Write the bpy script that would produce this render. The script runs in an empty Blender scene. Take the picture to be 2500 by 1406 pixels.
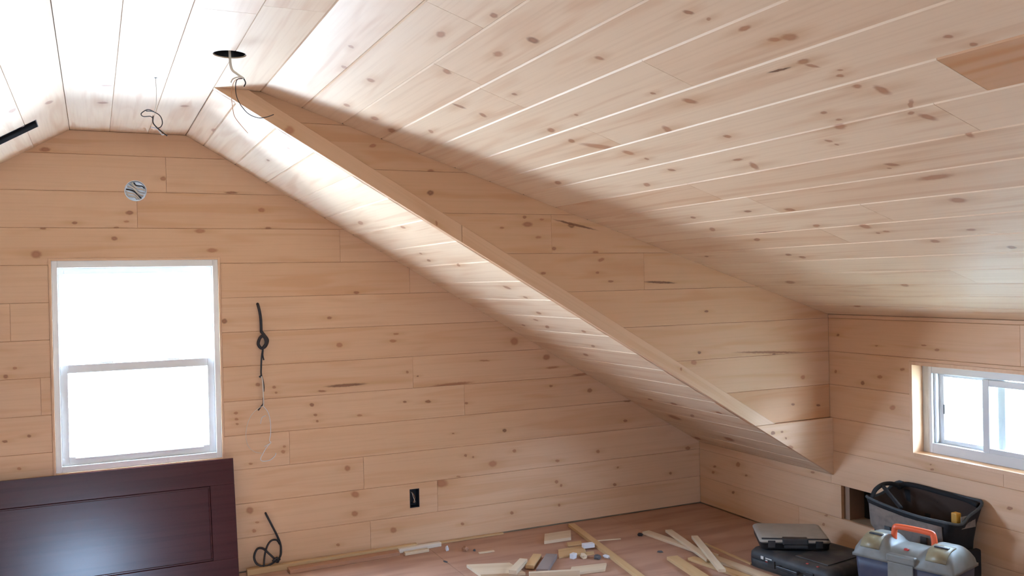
import bpy, bmesh, math, random
from mathutils import Vector, Matrix

random.seed(7)
scene = bpy.context.scene
COL = scene.collection

# ------------------------------------------------------------------ camera
cam_data = bpy.data.cameras.new('camera')
cam_data.sensor_width = 36.0
cam_data.lens = 31.373
cam_data.clip_start = 0.02
cam = bpy.data.objects.new('camera', cam_data)
COL.objects.link(cam)
_r, _u, _f = (Vector((0.905052, -0.424772, -0.021204)), Vector((0.022397, -0.002185, 0.999747)),
              Vector((0.424711, 0.905298, -0.007536)))
cam.matrix_world = Matrix(((_r.x, _u.x, -_f.x, 0), (_r.y, _u.y, -_f.y, 0), (_r.z, _u.z, -_f.z, 1.4785), (0, 0, 0, 1)))
scene.camera = cam

# ------------------------------------------------------------------ world, daylight
world = bpy.data.worlds.new('daylight')
scene.world = world
world.use_nodes = True
wnt = world.node_tree
bg = wnt.nodes['Background']
_tc = wnt.nodes.new('ShaderNodeTexCoord')
_sep = wnt.nodes.new('ShaderNodeSeparateXYZ')
_ramp = wnt.nodes.new('ShaderNodeMapRange')
_ramp.inputs[1].default_value, _ramp.inputs[2].default_value = -0.03, 0.03
_mix = wnt.nodes.new('ShaderNodeMix')
_mix.data_type = 'RGBA'
_mix.inputs[6].default_value = (1.08, 1.28, 1.55, 1)      # sunlit ground below the horizon
_mix.inputs[7].default_value = (0.88, 1.25, 1.85, 1)      # bright hazy sky
wnt.links.new(_tc.outputs['Generated'], _sep.inputs[0])
wnt.links.new(_sep.outputs[2], _ramp.inputs[0])
wnt.links.new(_ramp.outputs[0], _mix.inputs[0])
wnt.links.new(_mix.outputs[2], bg.inputs['Color'])
bg.inputs['Strength'].default_value = 14.0


def portal(name, loc, aim, sx, sy):
    d = bpy.data.lights.new(name, 'AREA')
    d.shape = 'RECTANGLE'
    d.size, d.size_y = sx, sy
    d.cycles.is_portal = True
    o = bpy.data.objects.new(name, d)
    COL.objects.link(o)
    o.location = loc
    o.rotation_euler = Vector(aim).to_track_quat('-Z', 'Y').to_euler()


portal('gable_window_daylight', (0.2, 4.875, 1.114), (0, -1, 0), 0.78, 1.04)
portal('side_window_daylight', (3.72, 2.68, 0.82), (-1, 0, 0), 0.84, 0.46)

portal('added_rear_daylight', (-0.2, -3.66, 1.33), (0, 1, 0), 0.64, 0.64)  # daylight through the added rear window, fill from behind

vs = scene.view_settings
vs.view_transform = 'Standard'
vs.look = 'None'
vs.gamma = 1.0
vs.use_curve_mapping = False
vs.exposure = 2.2

scene.cycles.use_adaptive_sampling = True
scene.cycles.adaptive_threshold = 0.1
scene.cycles.adaptive_min_samples = 16
scene.cycles.use_light_tree = False
world.cycles.sampling_method = 'MANUAL'
world.cycles.sample_map_resolution = 128

# ------------------------------------------------------------------ room measures (metres)
W, D, C, K, KD, H = 3.5727, 4.776, 3.6223, 0.4031, 1.2662, 2.2505
XR, XD, XL = 0.4387, 0.6156, -0.0854
BW = 0.178                     # face width of a wall board
YB = -3.6                      # rear wall
LS = math.hypot(W - XR, H - K)
LD = math.hypot(W - XD, H - KD)
XLW = XL - (W - XR)            # low wall on the other side
TB = 0.018                     # board thickness
TRIM_T = 0.02
WIN1 = (-0.192, 0.592, 0.594, 1.634)       # x0 x1 z0 z1
WIN2 = (2.26, 3.10, 0.592, 1.052)          # y0 y1 z0 z1
WINB = (-0.52, 0.12, 1.01, 1.65)              # added unseen rear window: x0 x1 z0 z1
HOLE = (3.25, 3.552, BW, 2 * BW)           # open cavity in the side wall: y0 y1 z0 z1

# knots per surface, in board coordinates (m): along, across, angle, half length, half width, darkness
KNOTS = {
    'gable': [
        (0.17, 1.856, 0.04, 0.019, 0.0121, 0.7), (-0.074, 1.804, 0.022, 0.014, 0.0079, 0.6), (-0.209, 1.777, 0.019, 0.014, 0.0078, 0.6),
        (0.109, 1.781, 0.014, 0.013, 0.006, 0.5), (0.099, 1.729, 0.028, 0.016, 0.012, 0.6), (-0.241, 1.653, 0.029, 0.026, 0.0213, 0.45),
        (0.328, 2.028, 0.122, 0.015, 0.0122, 0.4), (0.804, 1.878, 0.047, 0.019, 0.0128, 0.3), (0.655, 1.966, 0.024, 0.037, 0.0063, 0.7),
        (0.837, 1.784, 0.01, 0.019, 0.0064, 0.6), (0.554, 1.669, -0.001, 0.03, 0.0126, 0.3), (0.497, 1.767, 0.011, 0.03, 0.0125, 0.25),
        (0.606, 1.305, -1.421, 0.015, 0.0141, 0.7), (1.149, 1.302, -0.043, 0.016, 0.0088, 0.6), (1.201, 1.153, -0.087, 0.02, 0.0155, 0.35),
        (-0.192, 2.151, 0.06, 0.026, 0.0116, 0.5), (0.156, 1.812, 0.015, 0.015, 0.006, 0.4), (1.301, 1.435, -0.025, 0.018, 0.009, 0.6),
        (2.249, 1.123, -0.154, 0.03, 0.0266, 0.3), (2.243, 1.201, -0.049, 0.027, 0.0145, 0.4), (1.502, 1.161, -0.052, 0.024, 0.0091, 0.3),
        (1.521, 1.199, -0.047, 0.019, 0.0068, 0.3), (-0.379, 1.084, -0.62, 0.012, 0.0113, 0.6), (-0.341, 1.12, -0.113, 0.01, 0.0077, 0.4),
        (-0.289, 0.798, -0.183, 0.01, 0.0077, 0.6), (-0.389, 0.781, -0.13, 0.013, 0.0076, 0.7), (-0.333, 0.648, -0.431, 0.009, 0.0075, 0.3),
        (0.766, 0.968, -0.121, 0.015, 0.0107, 0.5), (0.848, 0.949, -0.159, 0.011, 0.0086, 0.5), (0.858, 0.92, -0.139, 0.008, 0.0064, 0.5),
        (1.045, 0.841, -0.198, 0.013, 0.0109, 0.7), (1.062, 0.785, -0.13, 0.013, 0.0087, 0.6), (1.07, 0.751, -0.163, 0.009, 0.0066, 0.5),
        (0.652, 0.829, -0.135, 0.012, 0.0084, 0.4), (0.655, 0.797, -0.14, 0.012, 0.0084, 0.4), (0.657, 0.772, -0.181, 0.008, 0.0063, 0.4),
        (0.887, 0.605, -0.276, 0.013, 0.0107, 0.3), (0.894, 0.632, -0.196, 0.009, 0.0064, 0.3), (0.72, 0.56, -0.135, 0.012, 0.0064, 0.4),
        (0.71, 0.318, -0.971, 0.022, 0.0199, 0.45), (0.746, 0.251, -0.172, 0.013, 0.0063, 0.3), (0.728, 0.209, -0.392, 0.013, 0.0104, 0.4),
        (1.232, 0.933, -0, 0.124, 0.0089, 0.85), (1.1, 0.91, -0.075, 0.027, 0.0066, 0.6), (1.229, 0.481, -0.733, 0.019, 0.0172, 0.4),
        (1.269, 0.333, -0.502, 0.028, 0.0195, 0.3), (1.264, 0.229, -0.397, 0.021, 0.0175, 0.35), (1.48, 0.109, -0.387, 0.022, 0.0178, 0.35),
        (1.581, 0.983, -0.392, 0.01, 0.0091, 0.5), (1.643, 0.956, -0.092, 0.007, 0.0046, 0.8), (1.701, 0.808, -0.092, 0.02, 0.0093, 0.7),
        (1.563, 0.817, -0.102, 0.012, 0.0069, 0.7), (1.935, 0.781, -0.101, 0.013, 0.0071, 0.6), (1.304, 0.763, -0.092, 0.018, 0.0067, 0.4),
        (1.56, 0.718, -0.169, 0.012, 0.0091, 0.6), (1.848, 0.614, -0.11, 0.01, 0.0047, 0.6), (2.173, 0.601, -0.177, 0.016, 0.012, 0.8),
        (1.923, 0.479, -0.455, 0.01, 0.0093, 0.6), (1.969, 0.465, -0.446, 0.008, 0.007, 0.6), (2.092, 0.414, -0.049, 0.031, 0.0217, 0.2),
        (2.234, 0.474, -0.379, 0.014, 0.0119, 0.4), (1.769, 0.336, -0.153, 0.047, 0.0255, 0.3), (1.875, 0.364, -0.121, 0.015, 0.0047, 0.4),
        (2.52, 0.386, -0.146, 0.017, 0.0099, 0.4), (2.511, 0.26, -0.379, 0.014, 0.0122, 0.5), (2.542, 0.234, -0.38, 0.011, 0.0098, 0.5),
        (2.805, 0.414, -0.3, 0.015, 0.0125, 0.4), (2.921, 0.195, -0.193, 0.015, 0.0101, 0.6), (2.947, 0.3, -0.308, 0.009, 0.0076, 0.4),
        (3.341, 0.22, -0.282, 0.013, 0.0104, 0.6), (3.008, 0.587, -0.114, 0.018, 0.0103, 0.6), (2.755, 0.796, -0.129, 0.02, 0.0151, 0.6),
        (2.46, 1.017, 0.141, 0.027, 0.02, 0.4), (2.486, 0.842, -0.087, 0.014, 0.0074, 0.6), (2.5, 0.953, 0.016, 0.05, 0.0074, 0.4),
        (2.694, 0.898, 0.027, 0.072, 0.0076, 0.6), (1.852, 0.896, 0.03, 0.138, 0.0094, 0.5), (2.054, 1.02, -0.057, 0.039, 0.0048, 0.4),
        (2.209, 0.111, -0.47, 0.014, 0.0118, 0.5), (2.525, 0.117, -0.408, 0.011, 0.0097, 0.4), (1.894, 0.088, -0.259, 0.013, 0.0093, 0.5),
        (3.024, 0.71, -0.08, 0.03, 0.0077, 0.6), (3.48, 0.368, -0.137, 0.023, 0.0133, 0.5), (1.168, 0.072, -0.319, 0.011, 0.0087, 0.4),
    ],
    'cheek': [
        (1.324, 1.959, 0.054, 0.017, 0.0088, 0.5), (1.322, 1.866, 0.076, 0.017, 0.0123, 0.8), (1.77, 1.767, 0.031, 0.012, 0.0074, 0.7),
        (1.784, 1.734, 0.016, 0.029, 0.013, 0.5), (1.857, 1.757, 0.018, 0.013, 0.0056, 0.3), (1.657, 1.718, 0.014, 0.012, 0.0055, 0.5),
        (1.838, 1.676, 0.008, 0.017, 0.0074, 0.3), (2.01, 1.73, -0.117, 0.021, 0.0115, 0.9), (2.031, 1.734, -0.208, 0.124, 0.0058, 0.9),
        (1.917, 1.624, 0.02, 0.013, 0.0094, 0.6), (2.136, 1.604, 0.008, 0.018, 0.0115, 0.4), (2.166, 1.571, 0.268, 0.02, 0.0097, 0.4),
        (1.858, 1.512, -0.013, 0.015, 0.0075, 0.5), (2.143, 1.51, -0.012, 0.011, 0.0058, 0.5), (2.216, 1.468, -0.019, 0.018, 0.0058, 0.6),
        (2.496, 1.458, -0.049, 0.1, 0.006, 0.95), (0.999, 1.987, 0.119, 0.016, 0.0118, 0.4), (2.77, 1.308, -0.035, 0.015, 0.0061, 0.8),
        (2.72, 1.104, -0.075, 0.012, 0.0081, 0.9), (3.196, 1.068, -0.073, 0.014, 0.0085, 0.9), (3.17, 1.082, -0.053, 0.244, 0.0064, 0.7),
        (2.686, 1.057, -0.093, 0.02, 0.0142, 0.3), (3.388, 0.938, -0.122, 0.017, 0.013, 0.3), (3.317, 0.8, -0.092, 0.014, 0.0064, 0.8),
        (3.492, 0.782, -0.087, 0.017, 0.0066, 0.8), (1.071, 2.057, 0.228, 0.018, 0.0085, 0.3),
    ],
    'trim': [
        (3.161, 0.666, -0.139, 0.016, 0.0105, 0.8), (3.221, 0.667, -0.124, 0.011, 0.0064, 0.7), (3.247, 0.631, -0.194, 0.008, 0.0064, 0.7),
        (3.276, 0.581, -0.12, 0.022, 0.0107, 0.4), (0.724, 2.1, 1.522, 0.021, 0.0198, 0.25), (2.595, 1.031, -0.39, 0.01, 0.0061, 0.5),
        (1.339, 1.734, -0.311, 0.013, 0.0054, 0.3),
    ],
    'slope': [
        (-3.96, 2.631, 0.031, 0.029, 0.0139, 0.5), (-4.261, 2.411, 0.119, 0.022, 0.0097, 0.5), (-4.304, 2.344, 0.203, 0.033, 0.0121, 0.5),
        (-4.03, 2.283, 0.352, 0.029, 0.0119, 0.5), (-3.89, 2.059, -0.088, 0.034, 0.0199, 0.5), (-3.862, 1.962, 0.057, 0.021, 0.0124, 0.5),
        (-4.184, 1.636, 0.416, 0.046, 0.0128, 0.5), (-4.004, 1.798, 0.267, 0.033, 0.0157, 0.5), (-3.826, 1.617, 0.377, 0.031, 0.0137, 0.5),
        (-4, 1.44, 0.437, 0.034, 0.0124, 0.5), (-4.384, 2.727, 0.154, 0.054, 0.0159, 0.3), (-4.185, 1.713, 0.032, 0.026, 0.015, 0.4),
        (-4.478, 1.632, 0.232, 0.027, 0.0129, 0.4), (-4.303, 3.541, -0.087, 0.049, 0.0167, 0.4), (-4.248, 3.276, -0.101, 0.021, 0.0083, 0.5),
        (-3.818, 3.265, -0.122, 0.017, 0.0075, 0.5), (-4.284, 1.303, 0.37, 0.039, 0.0173, 0.5), (-4.183, 0.713, 0.431, 0.042, 0.0217, 0.5),
        (-4.429, 0.704, 0.482, 0.045, 0.0185, 0.5), (-4.51, 0.44, 0.199, 0.072, 0.0427, 0.5), (-4.199, 0.555, 0.612, 0.056, 0.0137, 0.4),
        (-3.785, 0.71, 0.483, 0.037, 0.0201, 0.5), (-4.221, 0.232, 0.482, 0.063, 0.0332, 0.5), (-4.714, 0.07, 0.506, 0.055, 0.0246, 0.4),
    ],
    'dorm': [
        (-2.048, 2.789, 0.107, 0.018, 0.0119, 0.5), (-2.306, 2.836, 0.105, 0.029, 0.0136, 0.3), (-2.081, 2.657, 0.117, 0.022, 0.019, 0.7),
        (-2.263, 2.676, 0.07, 0.027, 0.0142, 0.2), (-2.557, 2.717, 0.512, 0.023, 0.0155, 0.4), (-2.696, 2.991, 0.132, 0.015, 0.011, 0.4),
        (-2.932, 2.854, -0, 0.024, 0.0158, 0.35), (-2.912, 2.955, 0.154, 0.018, 0.0118, 0.4), (-3.333, 2.83, 0.209, 0.023, 0.0151, 0.4),
        (-3.359, 2.708, 0.093, 0.031, 0.0184, 0.45), (-3.434, 2.611, 0.18, 0.039, 0.0192, 0.4), (-2.499, 2.506, -0.333, 0.013, 0.0098, 0.5),
        (-2.817, 2.566, -1.445, 0.028, 0.0136, 0.6), (-2.806, 2.479, 0.872, 0.022, 0.0144, 0.5), (-3.234, 2.514, 0.461, 0.025, 0.0115, 0.3),
        (-2.005, 2.495, -1.147, 0.015, 0.0134, 0.35), (-2.058, 2.283, -0.199, 0.01, 0.0084, 0.5), (-2.446, 2.308, 0.293, 0.012, 0.0076, 0.4),
        (-2.672, 2.278, 0.403, 0.027, 0.0152, 0.5), (-2.689, 2.186, 0.439, 0.023, 0.0141, 0.4), (-2.627, 2.105, -0.694, 0.082, 0.0258, 0.3),
        (-2.569, 2.024, -1.367, 0.025, 0.0225, 0.3), (-2.553, 1.959, 0.667, 0.014, 0.011, 0.4), (-2.246, 2.096, 0.944, 0.032, 0.0159, 0.3),
        (-3.231, 1.938, 0.351, 0.034, 0.0165, 0.5), (-2.807, 1.781, 0.471, 0.028, 0.0151, 0.4), (-2.555, 1.851, -0.382, 0.018, 0.0131, 0.5),
        (-1.603, 2.509, -1.021, 0.015, 0.0095, 0.6), (-1.588, 2.463, 0.455, 0.01, 0.0061, 0.3), (-1.551, 2.391, 0.116, 0.023, 0.0091, 0.3),
        (-1.498, 2.31, -0.186, 0.024, 0.0175, 0.35), (-1.534, 2.319, -0.405, 0.019, 0.0111, 0.2), (-1.556, 2.211, 0.054, 0.021, 0.0116, 0.4),
        (-1.639, 2.208, -0.074, 0.04, 0.0051, 0.95), (-1.555, 2.185, -0.943, 0.02, 0.0085, 0.3), (-1.229, 2.143, -0.469, 0.012, 0.0083, 0.35),
        (-1.209, 2.093, 0.498, 0.009, 0.0079, 0.4), (-1.535, 2.116, -0.232, 0.012, 0.0081, 0.3), (-1.515, 2.138, -0.437, 0.008, 0.0041, 0.3),
        (-1.541, 2.056, 0.358, 0.014, 0.011, 0.3), (-1.504, 2.014, 1.491, 0.03, 0.0158, 0.3), (-1.497, 1.925, 0.87, 0.033, 0.0071, 0.2),
        (-1.53, 1.885, 0.616, 0.013, 0.0088, 0.35), (-1.511, 1.849, -1.303, 0.028, 0.0154, 0.3), (-1.492, 1.728, 1.367, 0.025, 0.0116, 0.3),
        (-2.001, 2.198, -0.977, 0.025, 0.0179, 0.4), (-2.003, 2.106, 0.305, 0.017, 0.0103, 0.25), (-1.721, 1.979, 0.171, 0.012, 0.0088, 0.4),
        (-1.717, 1.929, -0.039, 0.01, 0.0071, 0.3), (-1.746, 1.894, 0.384, 0.024, 0.0169, 0.25), (-2.104, 1.977, -0.284, 0.015, 0.0136, 0.3),
        (-1.846, 1.832, -0.935, 0.013, 0.0093, 0.4), (-1.844, 1.803, -1.006, 0.008, 0.0063, 0.4), (-2.22, 1.771, 0.996, 0.038, 0.0147, 0.3),
        (-2.23, 1.83, -0.069, 0.026, 0.0087, 0.4), (-1.804, 1.631, -0.471, 0.024, 0.0129, 0.4), (-1.83, 1.611, -0.314, 0.009, 0.0065, 0.4),
        (-1.757, 1.513, 0.038, 0.067, 0.0185, 0.25), (-2.633, 1.436, 0.098, 0.023, 0.0117, 0.6), (-2.44, 1.407, -0.118, 0.025, 0.0183, 0.5),
        (-3.01, 1.3, 0.654, 0.035, 0.015, 0.4), (-2.961, 1.44, 0.473, 0.02, 0.0129, 0.5), (-1.816, 1.337, 0.04, 0.031, 0.024, 0.3),
        (-2.479, 1.24, 0.459, 0.025, 0.0127, 0.3), (-2.293, 1.194, 1.328, 0.027, 0.023, 0.35), (-2.254, 1.133, -0.216, 0.014, 0.0095, 0.5),
        (-2.298, 1.123, 0.292, 0.012, 0.0086, 0.5), (-1.952, 1.093, 0.087, 0.02, 0.0111, 0.5), (-2.904, 1.148, 0.535, 0.029, 0.0142, 0.6),
        (-2.153, 1.009, 0.406, 0.022, 0.0168, 0.35), (-1.938, 0.912, 0.575, 0.02, 0.0158, 0.7), (-2.929, 0.949, 0.434, 0.024, 0.0139, 0.6),
        (-2.886, 0.91, 0.472, 0.023, 0.0159, 0.5), (-3.318, 0.567, 0.391, 0.043, 0.0235, 0.4), (-2.697, 0.51, 0.824, 0.03, 0.019, 0.4),
        (-3.265, 0.171, 0.481, 0.034, 0.0187, 0.5), (-3.444, 0.983, 0.354, 0.02, 0.0103, 0.5), (-2.724, 1.215, -0.057, 0.109, 0.0089, 0.7),
    ],
    'flat': [
        (2.958, 0.257, -1.395, 0.042, 0.0196, 0.2), (3.235, 0.016, -0.789, 0.014, 0.0096, 0.3), (2.934, 0.077, -0.889, 0.013, 0.0083, 0.3),
        (4.05, 0.053, -0.484, 0.029, 0.0209, 0.4), (4.014, 0.368, -0.145, 0.028, 0.019, 0.4), (3.704, 0.064, -1.135, 0.03, 0.0138, 0.4),
        (2.617, 0.631, 1.211, 0.018, 0.0115, 0.3), (2.748, -0.112, -0.254, 0.021, 0.0113, 0.3),
    ],
    'knee': [
        (-3.554, 1.156, 0.078, 0.012, 0.0065, 0.7), (-2.942, 1.115, 0.086, 0.016, 0.0077, 0.5), (-3.298, 1.114, 0.065, 0.013, 0.0041, 0.5),
        (-3.013, 1.132, 0.06, 0.019, 0.0039, 0.5), (-3.205, 0.812, 0.248, 0.02, 0.014, 0.35), (-3.141, 1.007, 0.109, 0.017, 0.008, 0.5),
        (-3.392, 0.917, 0.558, 0.014, 0.0122, 0.7), (-3.28, 0.958, 0.139, 0.018, 0.0102, 0.3), (-3.576, 0.961, 1.374, 0.011, 0.0086, 0.5),
        (-2.979, 0.546, 0.245, 0.012, 0.0057, 0.5), (-2.988, 0.568, 0.258, 0.007, 0.0038, 0.5), (-2.587, 0.449, 0.32, 0.016, 0.0086, 0.6),
        (-4.39, 0.32, 0.395, 0.024, 0.017, 0.35), (-4.619, 0.266, 0.232, 0.017, 0.0077, 0.6), (-4.637, 0.226, 0.303, 0.017, 0.0102, 0.4),
        (-4.315, 0.266, 0.25, 0.016, 0.0073, 0.5), (-4.442, 0.137, 0.342, 0.016, 0.0098, 0.7), (-3.683, 0.119, 0.455, 0.013, 0.0084, 0.4),
        (-3.663, 0.172, 0.28, 0.016, 0.0065, 0.4), (-3.758, 0.389, 0.213, 0.019, 0.0067, 0.5),
    ],
    'lslope': [
        (-3.938, 0.064, 0.213, 0.035, 0.0173, 0.4), (-3.163, 0.107, 0.147, 0.027, 0.0142, 0.3), (-3.777, 0.199, 0.006, 0.038, 0.0198, 0.4),
    ],
}
BUTTS = {
    'gable': [(0.342, 2.061), (0.205, 1.865), (1.35, 0.069), (1.923, 0.803), (1.615, 0.988), (0.921, 0.629), (-0.355, 1.349), (1.607, 1.506), (1.216, 1.691)],
    'cheek': [(1.905, 1.74), (2.404, 1.557)],
    'dorm': [(-2.539, 2.681), (-1.912, 2.312), (-2.525, 2.169), (-2.5, 1.466), (-1.309, 1.95), (-2.496, 1.154), (-2.624, 1.706), (-2.575, 2.478), (-1.453, 1.786), (-2.144, 1.382), (-2.531, 3.133)],
    'knee': [(-2.526, 1.182), (-2.614, 0.552), (-3.872, 0.143)],
}

# ------------------------------------------------------------------ materials
def new_mat(name):
    m = bpy.data.materials.new(name)
    m.use_nodes = True
    nt = m.node_tree
    b = nt.nodes['Principled BSDF']
    return m, nt, b


def N(nt, kind, **kw):
    n = nt.nodes.new(kind)
    for k, v in kw.items():
        setattr(n, k, v)
    return n


def mathn(nt, op, a, b=None, clamp=False):
    n = N(nt, 'ShaderNodeMath', operation=op)
    n.use_clamp = clamp
    for i, v in enumerate((a, b)):
        if v is None:
            continue
        if isinstance(v, (int, float)):
            n.inputs[i].default_value = v
        else:
            nt.links.new(v, n.inputs[i])
    return n.outputs[0]


def mixc(nt, fac, a, b, blend='MIX'):
    n = N(nt, 'ShaderNodeMix', data_type='RGBA', blend_type=blend)
    for s, v in ((n.inputs[0], fac), (n.inputs[6], a), (n.inputs[7], b)):
        if isinstance(v, (int, float)):
            s.default_value = v
        elif isinstance(v, tuple):
            s.default_value = (*v, 1)
        else:
            nt.links.new(v, s)
    return n.outputs[2]


def maprange(nt, v, a, b, c, d, smooth=True):
    n = N(nt, 'ShaderNodeMapRange', interpolation_type='SMOOTHSTEP' if smooth else 'LINEAR')
    nt.links.new(v, n.inputs[0])
    for i, q in enumerate((a, b, c, d)):
        n.inputs[1 + i].default_value = q
    return n.outputs[0]


def knot_group():
    g = bpy.data.node_groups.new('pine_knot', 'ShaderNodeTree')
    for nm, t in (('P', 'NodeSocketVector'), ('Place', 'NodeSocketVector'), ('Size', 'NodeSocketVector')):
        g.interface.new_socket(nm, in_out='INPUT', socket_type=t)
    for nm in ('Mask', 'Core', 'Halo', 'Dark'):
        g.interface.new_socket(nm, in_out='OUTPUT', socket_type='NodeSocketFloat')
    i = N(g, 'NodeGroupInput')
    o = N(g, 'NodeGroupOutput')
    L = g.links.new
    sep = N(g, 'ShaderNodeSeparateXYZ'); L(i.outputs['Place'], sep.inputs[0])
    com = N(g, 'ShaderNodeCombineXYZ'); L(sep.outputs[0], com.inputs[0]); L(sep.outputs[1], com.inputs[1])
    sub = N(g, 'ShaderNodeVectorMath', operation='SUBTRACT')
    L(i.outputs['P'], sub.inputs[0]); L(com.outputs[0], sub.inputs[1])
    rot = N(g, 'ShaderNodeVectorRotate', rotation_type='Z_AXIS', invert=True)
    L(sub.outputs[0], rot.inputs['Vector']); L(sep.outputs[2], rot.inputs['Angle'])
    siz = N(g, 'ShaderNodeSeparateXYZ'); L(i.outputs['Size'], siz.inputs[0])
    rx = mathn(g, 'MAXIMUM', siz.outputs[0], 1e-6)
    ry = mathn(g, 'MAXIMUM', siz.outputs[1], 1e-6)
    rs = N(g, 'ShaderNodeSeparateXYZ'); L(rot.outputs[0], rs.inputs[0])
    ux = mathn(g, 'DIVIDE', rs.outputs[0], rx)
    uy = mathn(g, 'DIVIDE', rs.outputs[1], ry)
    x2 = mathn(g, 'MULTIPLY', ux, ux)
    y2 = mathn(g, 'MULTIPLY', uy, uy)
    d = mathn(g, 'SQRT', mathn(g, 'ADD', x2, y2))
    # the sap halo runs out along the grain
    ox = N(g, 'ShaderNodeSeparateXYZ'); L(sub.outputs[0], ox.inputs[0])
    rr = mathn(g, 'ADD', mathn(g, 'MAXIMUM', rx, ry), 0.004)
    hx = mathn(g, 'DIVIDE', ox.outputs[0], mathn(g, 'MULTIPLY', rr, 4.5))
    hy = mathn(g, 'DIVIDE', ox.outputs[1], mathn(g, 'MULTIPLY', mathn(g, 'ADD', ry, 0.003), 1.7))
    hd = mathn(g, 'SQRT', mathn(g, 'ADD', mathn(g, 'MULTIPLY', hx, hx), mathn(g, 'MULTIPLY', hy, hy)))
    L(maprange(g, d, 1.15, 0.45, 0, 1), o.inputs['Mask'])
    L(maprange(g, d, 0.75, 0.2, 0, 1), o.inputs['Core'])
    L(maprange(g, hd, 1.0, 0.1, 0, 1), o.inputs['Halo'])
    L(siz.outputs[2], o.inputs['Dark'])
    return g


KNOT = knot_group()
PALE, AMBER = (0.76, 0.505, 0.325), (0.60, 0.305, 0.14)
WHITISH = (0.87, 0.685, 0.495)       # paler base for the boards overhead
PINE = {}


def pine_mat(slots, rough=0.52, pale=PALE):
    """Knotty pine board: grain along local x; the knots a board has are its own object properties."""
    key = (slots, rough, pale)
    if key in PINE:
        return PINE[key]
    m, nt, b = new_mat('knotty_pine_%d' % slots)
    L = nt.links.new
    tc = N(nt, 'ShaderNodeTexCoord')
    oi = N(nt, 'ShaderNodeObjectInfo')
    rnd = N(nt, 'ShaderNodeCombineXYZ')
    for k, s in enumerate((37.0, 91.0, 53.0)):
        L(mathn(nt, 'MULTIPLY', oi.outputs['Random'], s), rnd.inputs[k])
    off = N(nt, 'ShaderNodeVectorMath', operation='ADD')
    L(tc.outputs['Object'], off.inputs[0]); L(rnd.outputs[0], off.inputs[1])
    mp = N(nt, 'ShaderNodeMapping'); mp.inputs['Scale'].default_value = (1.3, 60, 20)
    L(off.outputs[0], mp.inputs['Vector'])
    fine = N(nt, 'ShaderNodeTexNoise'); fine.inputs['Scale'].default_value = 1.6
    fine.inputs['Detail'].default_value = 2
    L(mp.outputs[0], fine.inputs['Vector'])
    mp2 = N(nt, 'ShaderNodeMapping'); mp2.inputs['Scale'].default_value = (0.9, 11, 5)
    L(off.outputs[0], mp2.inputs['Vector'])
    band = N(nt, 'ShaderNodeTexNoise'); band.inputs['Scale'].default_value = 1.3
    band.inputs['Detail'].default_value = 1; band.inputs['Distortion'].default_value = 1.2
    L(mp2.outputs[0], band.inputs['Vector'])
    tone = N(nt, 'ShaderNodeAttribute', attribute_type='OBJECT', attribute_name='tone')
    t = mathn(nt, 'ADD', tone.outputs['Fac'], mathn(nt, 'MULTIPLY', oi.outputs['Random'], 0.10))
    t = mathn(nt, 'ADD', t, maprange(nt, band.outputs['Fac'], 0.5, 0.72, 0, 0.28), True)
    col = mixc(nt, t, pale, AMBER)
    col = mixc(nt, maprange(nt, fine.outputs['Fac'], 0.42, 0.75, 0, 0.16), col, (0.52, 0.30, 0.15))
    if slots:
        wn = N(nt, 'ShaderNodeTexNoise'); wn.inputs['Scale'].default_value = 70
        wn.inputs['Detail'].default_value = 1
        L(off.outputs[0], wn.inputs['Vector'])
        ws = N(nt, 'ShaderNodeVectorMath', operation='MULTIPLY_ADD')
        L(wn.outputs['Color'], ws.inputs[0])
        ws.inputs[1].default_value = (0.009, 0.005, 0)
        L(tc.outputs['Object'], ws.inputs[2])
        P = N(nt, 'ShaderNodeVectorMath', operation='SUBTRACT')
        L(ws.outputs[0], P.inputs[0]); P.inputs[1].default_value = (0.0045, 0.0025, 0)
        for s in range(slots):
            a = N(nt, 'ShaderNodeAttribute', attribute_type='OBJECT', attribute_name='knot_place_%d' % s)
            z = N(nt, 'ShaderNodeAttribute', attribute_type='OBJECT', attribute_name='knot_size_%d' % s)
            g = N(nt, 'ShaderNodeGroup'); g.node_tree = KNOT
            L(P.outputs[0], g.inputs['P']); L(a.outputs['Vector'], g.inputs['Place']); L(z.outputs['Vector'], g.inputs['Size'])
            col = mixc(nt, mathn(nt, 'MULTIPLY', g.outputs['Halo'], 0.36), col, (0.56, 0.31, 0.14))
            dk = mathn(nt, 'POWER', g.outputs['Dark'], 1.7)
            kc = mixc(nt, dk, (0.42, 0.145, 0.065), (0.045, 0.022, 0.018))
            kc2 = mixc(nt, mathn(nt, 'MULTIPLY', g.outputs['Core'], 0.4), kc, (0.50, 0.23, 0.12))
            op = mathn(nt, 'ADD', mathn(nt, 'MULTIPLY', g.outputs['Dark'], 0.35), 0.58)
            col = mixc(nt, mathn(nt, 'MULTIPLY', g.outputs['Mask'], op), col, kc2)
    L(col, b.inputs['Base Color'])
    b.inputs['Roughness'].default_value = rough
    b.inputs['Specular IOR Level'].default_value = 0.35
    PINE[key] = m
    return m


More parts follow.
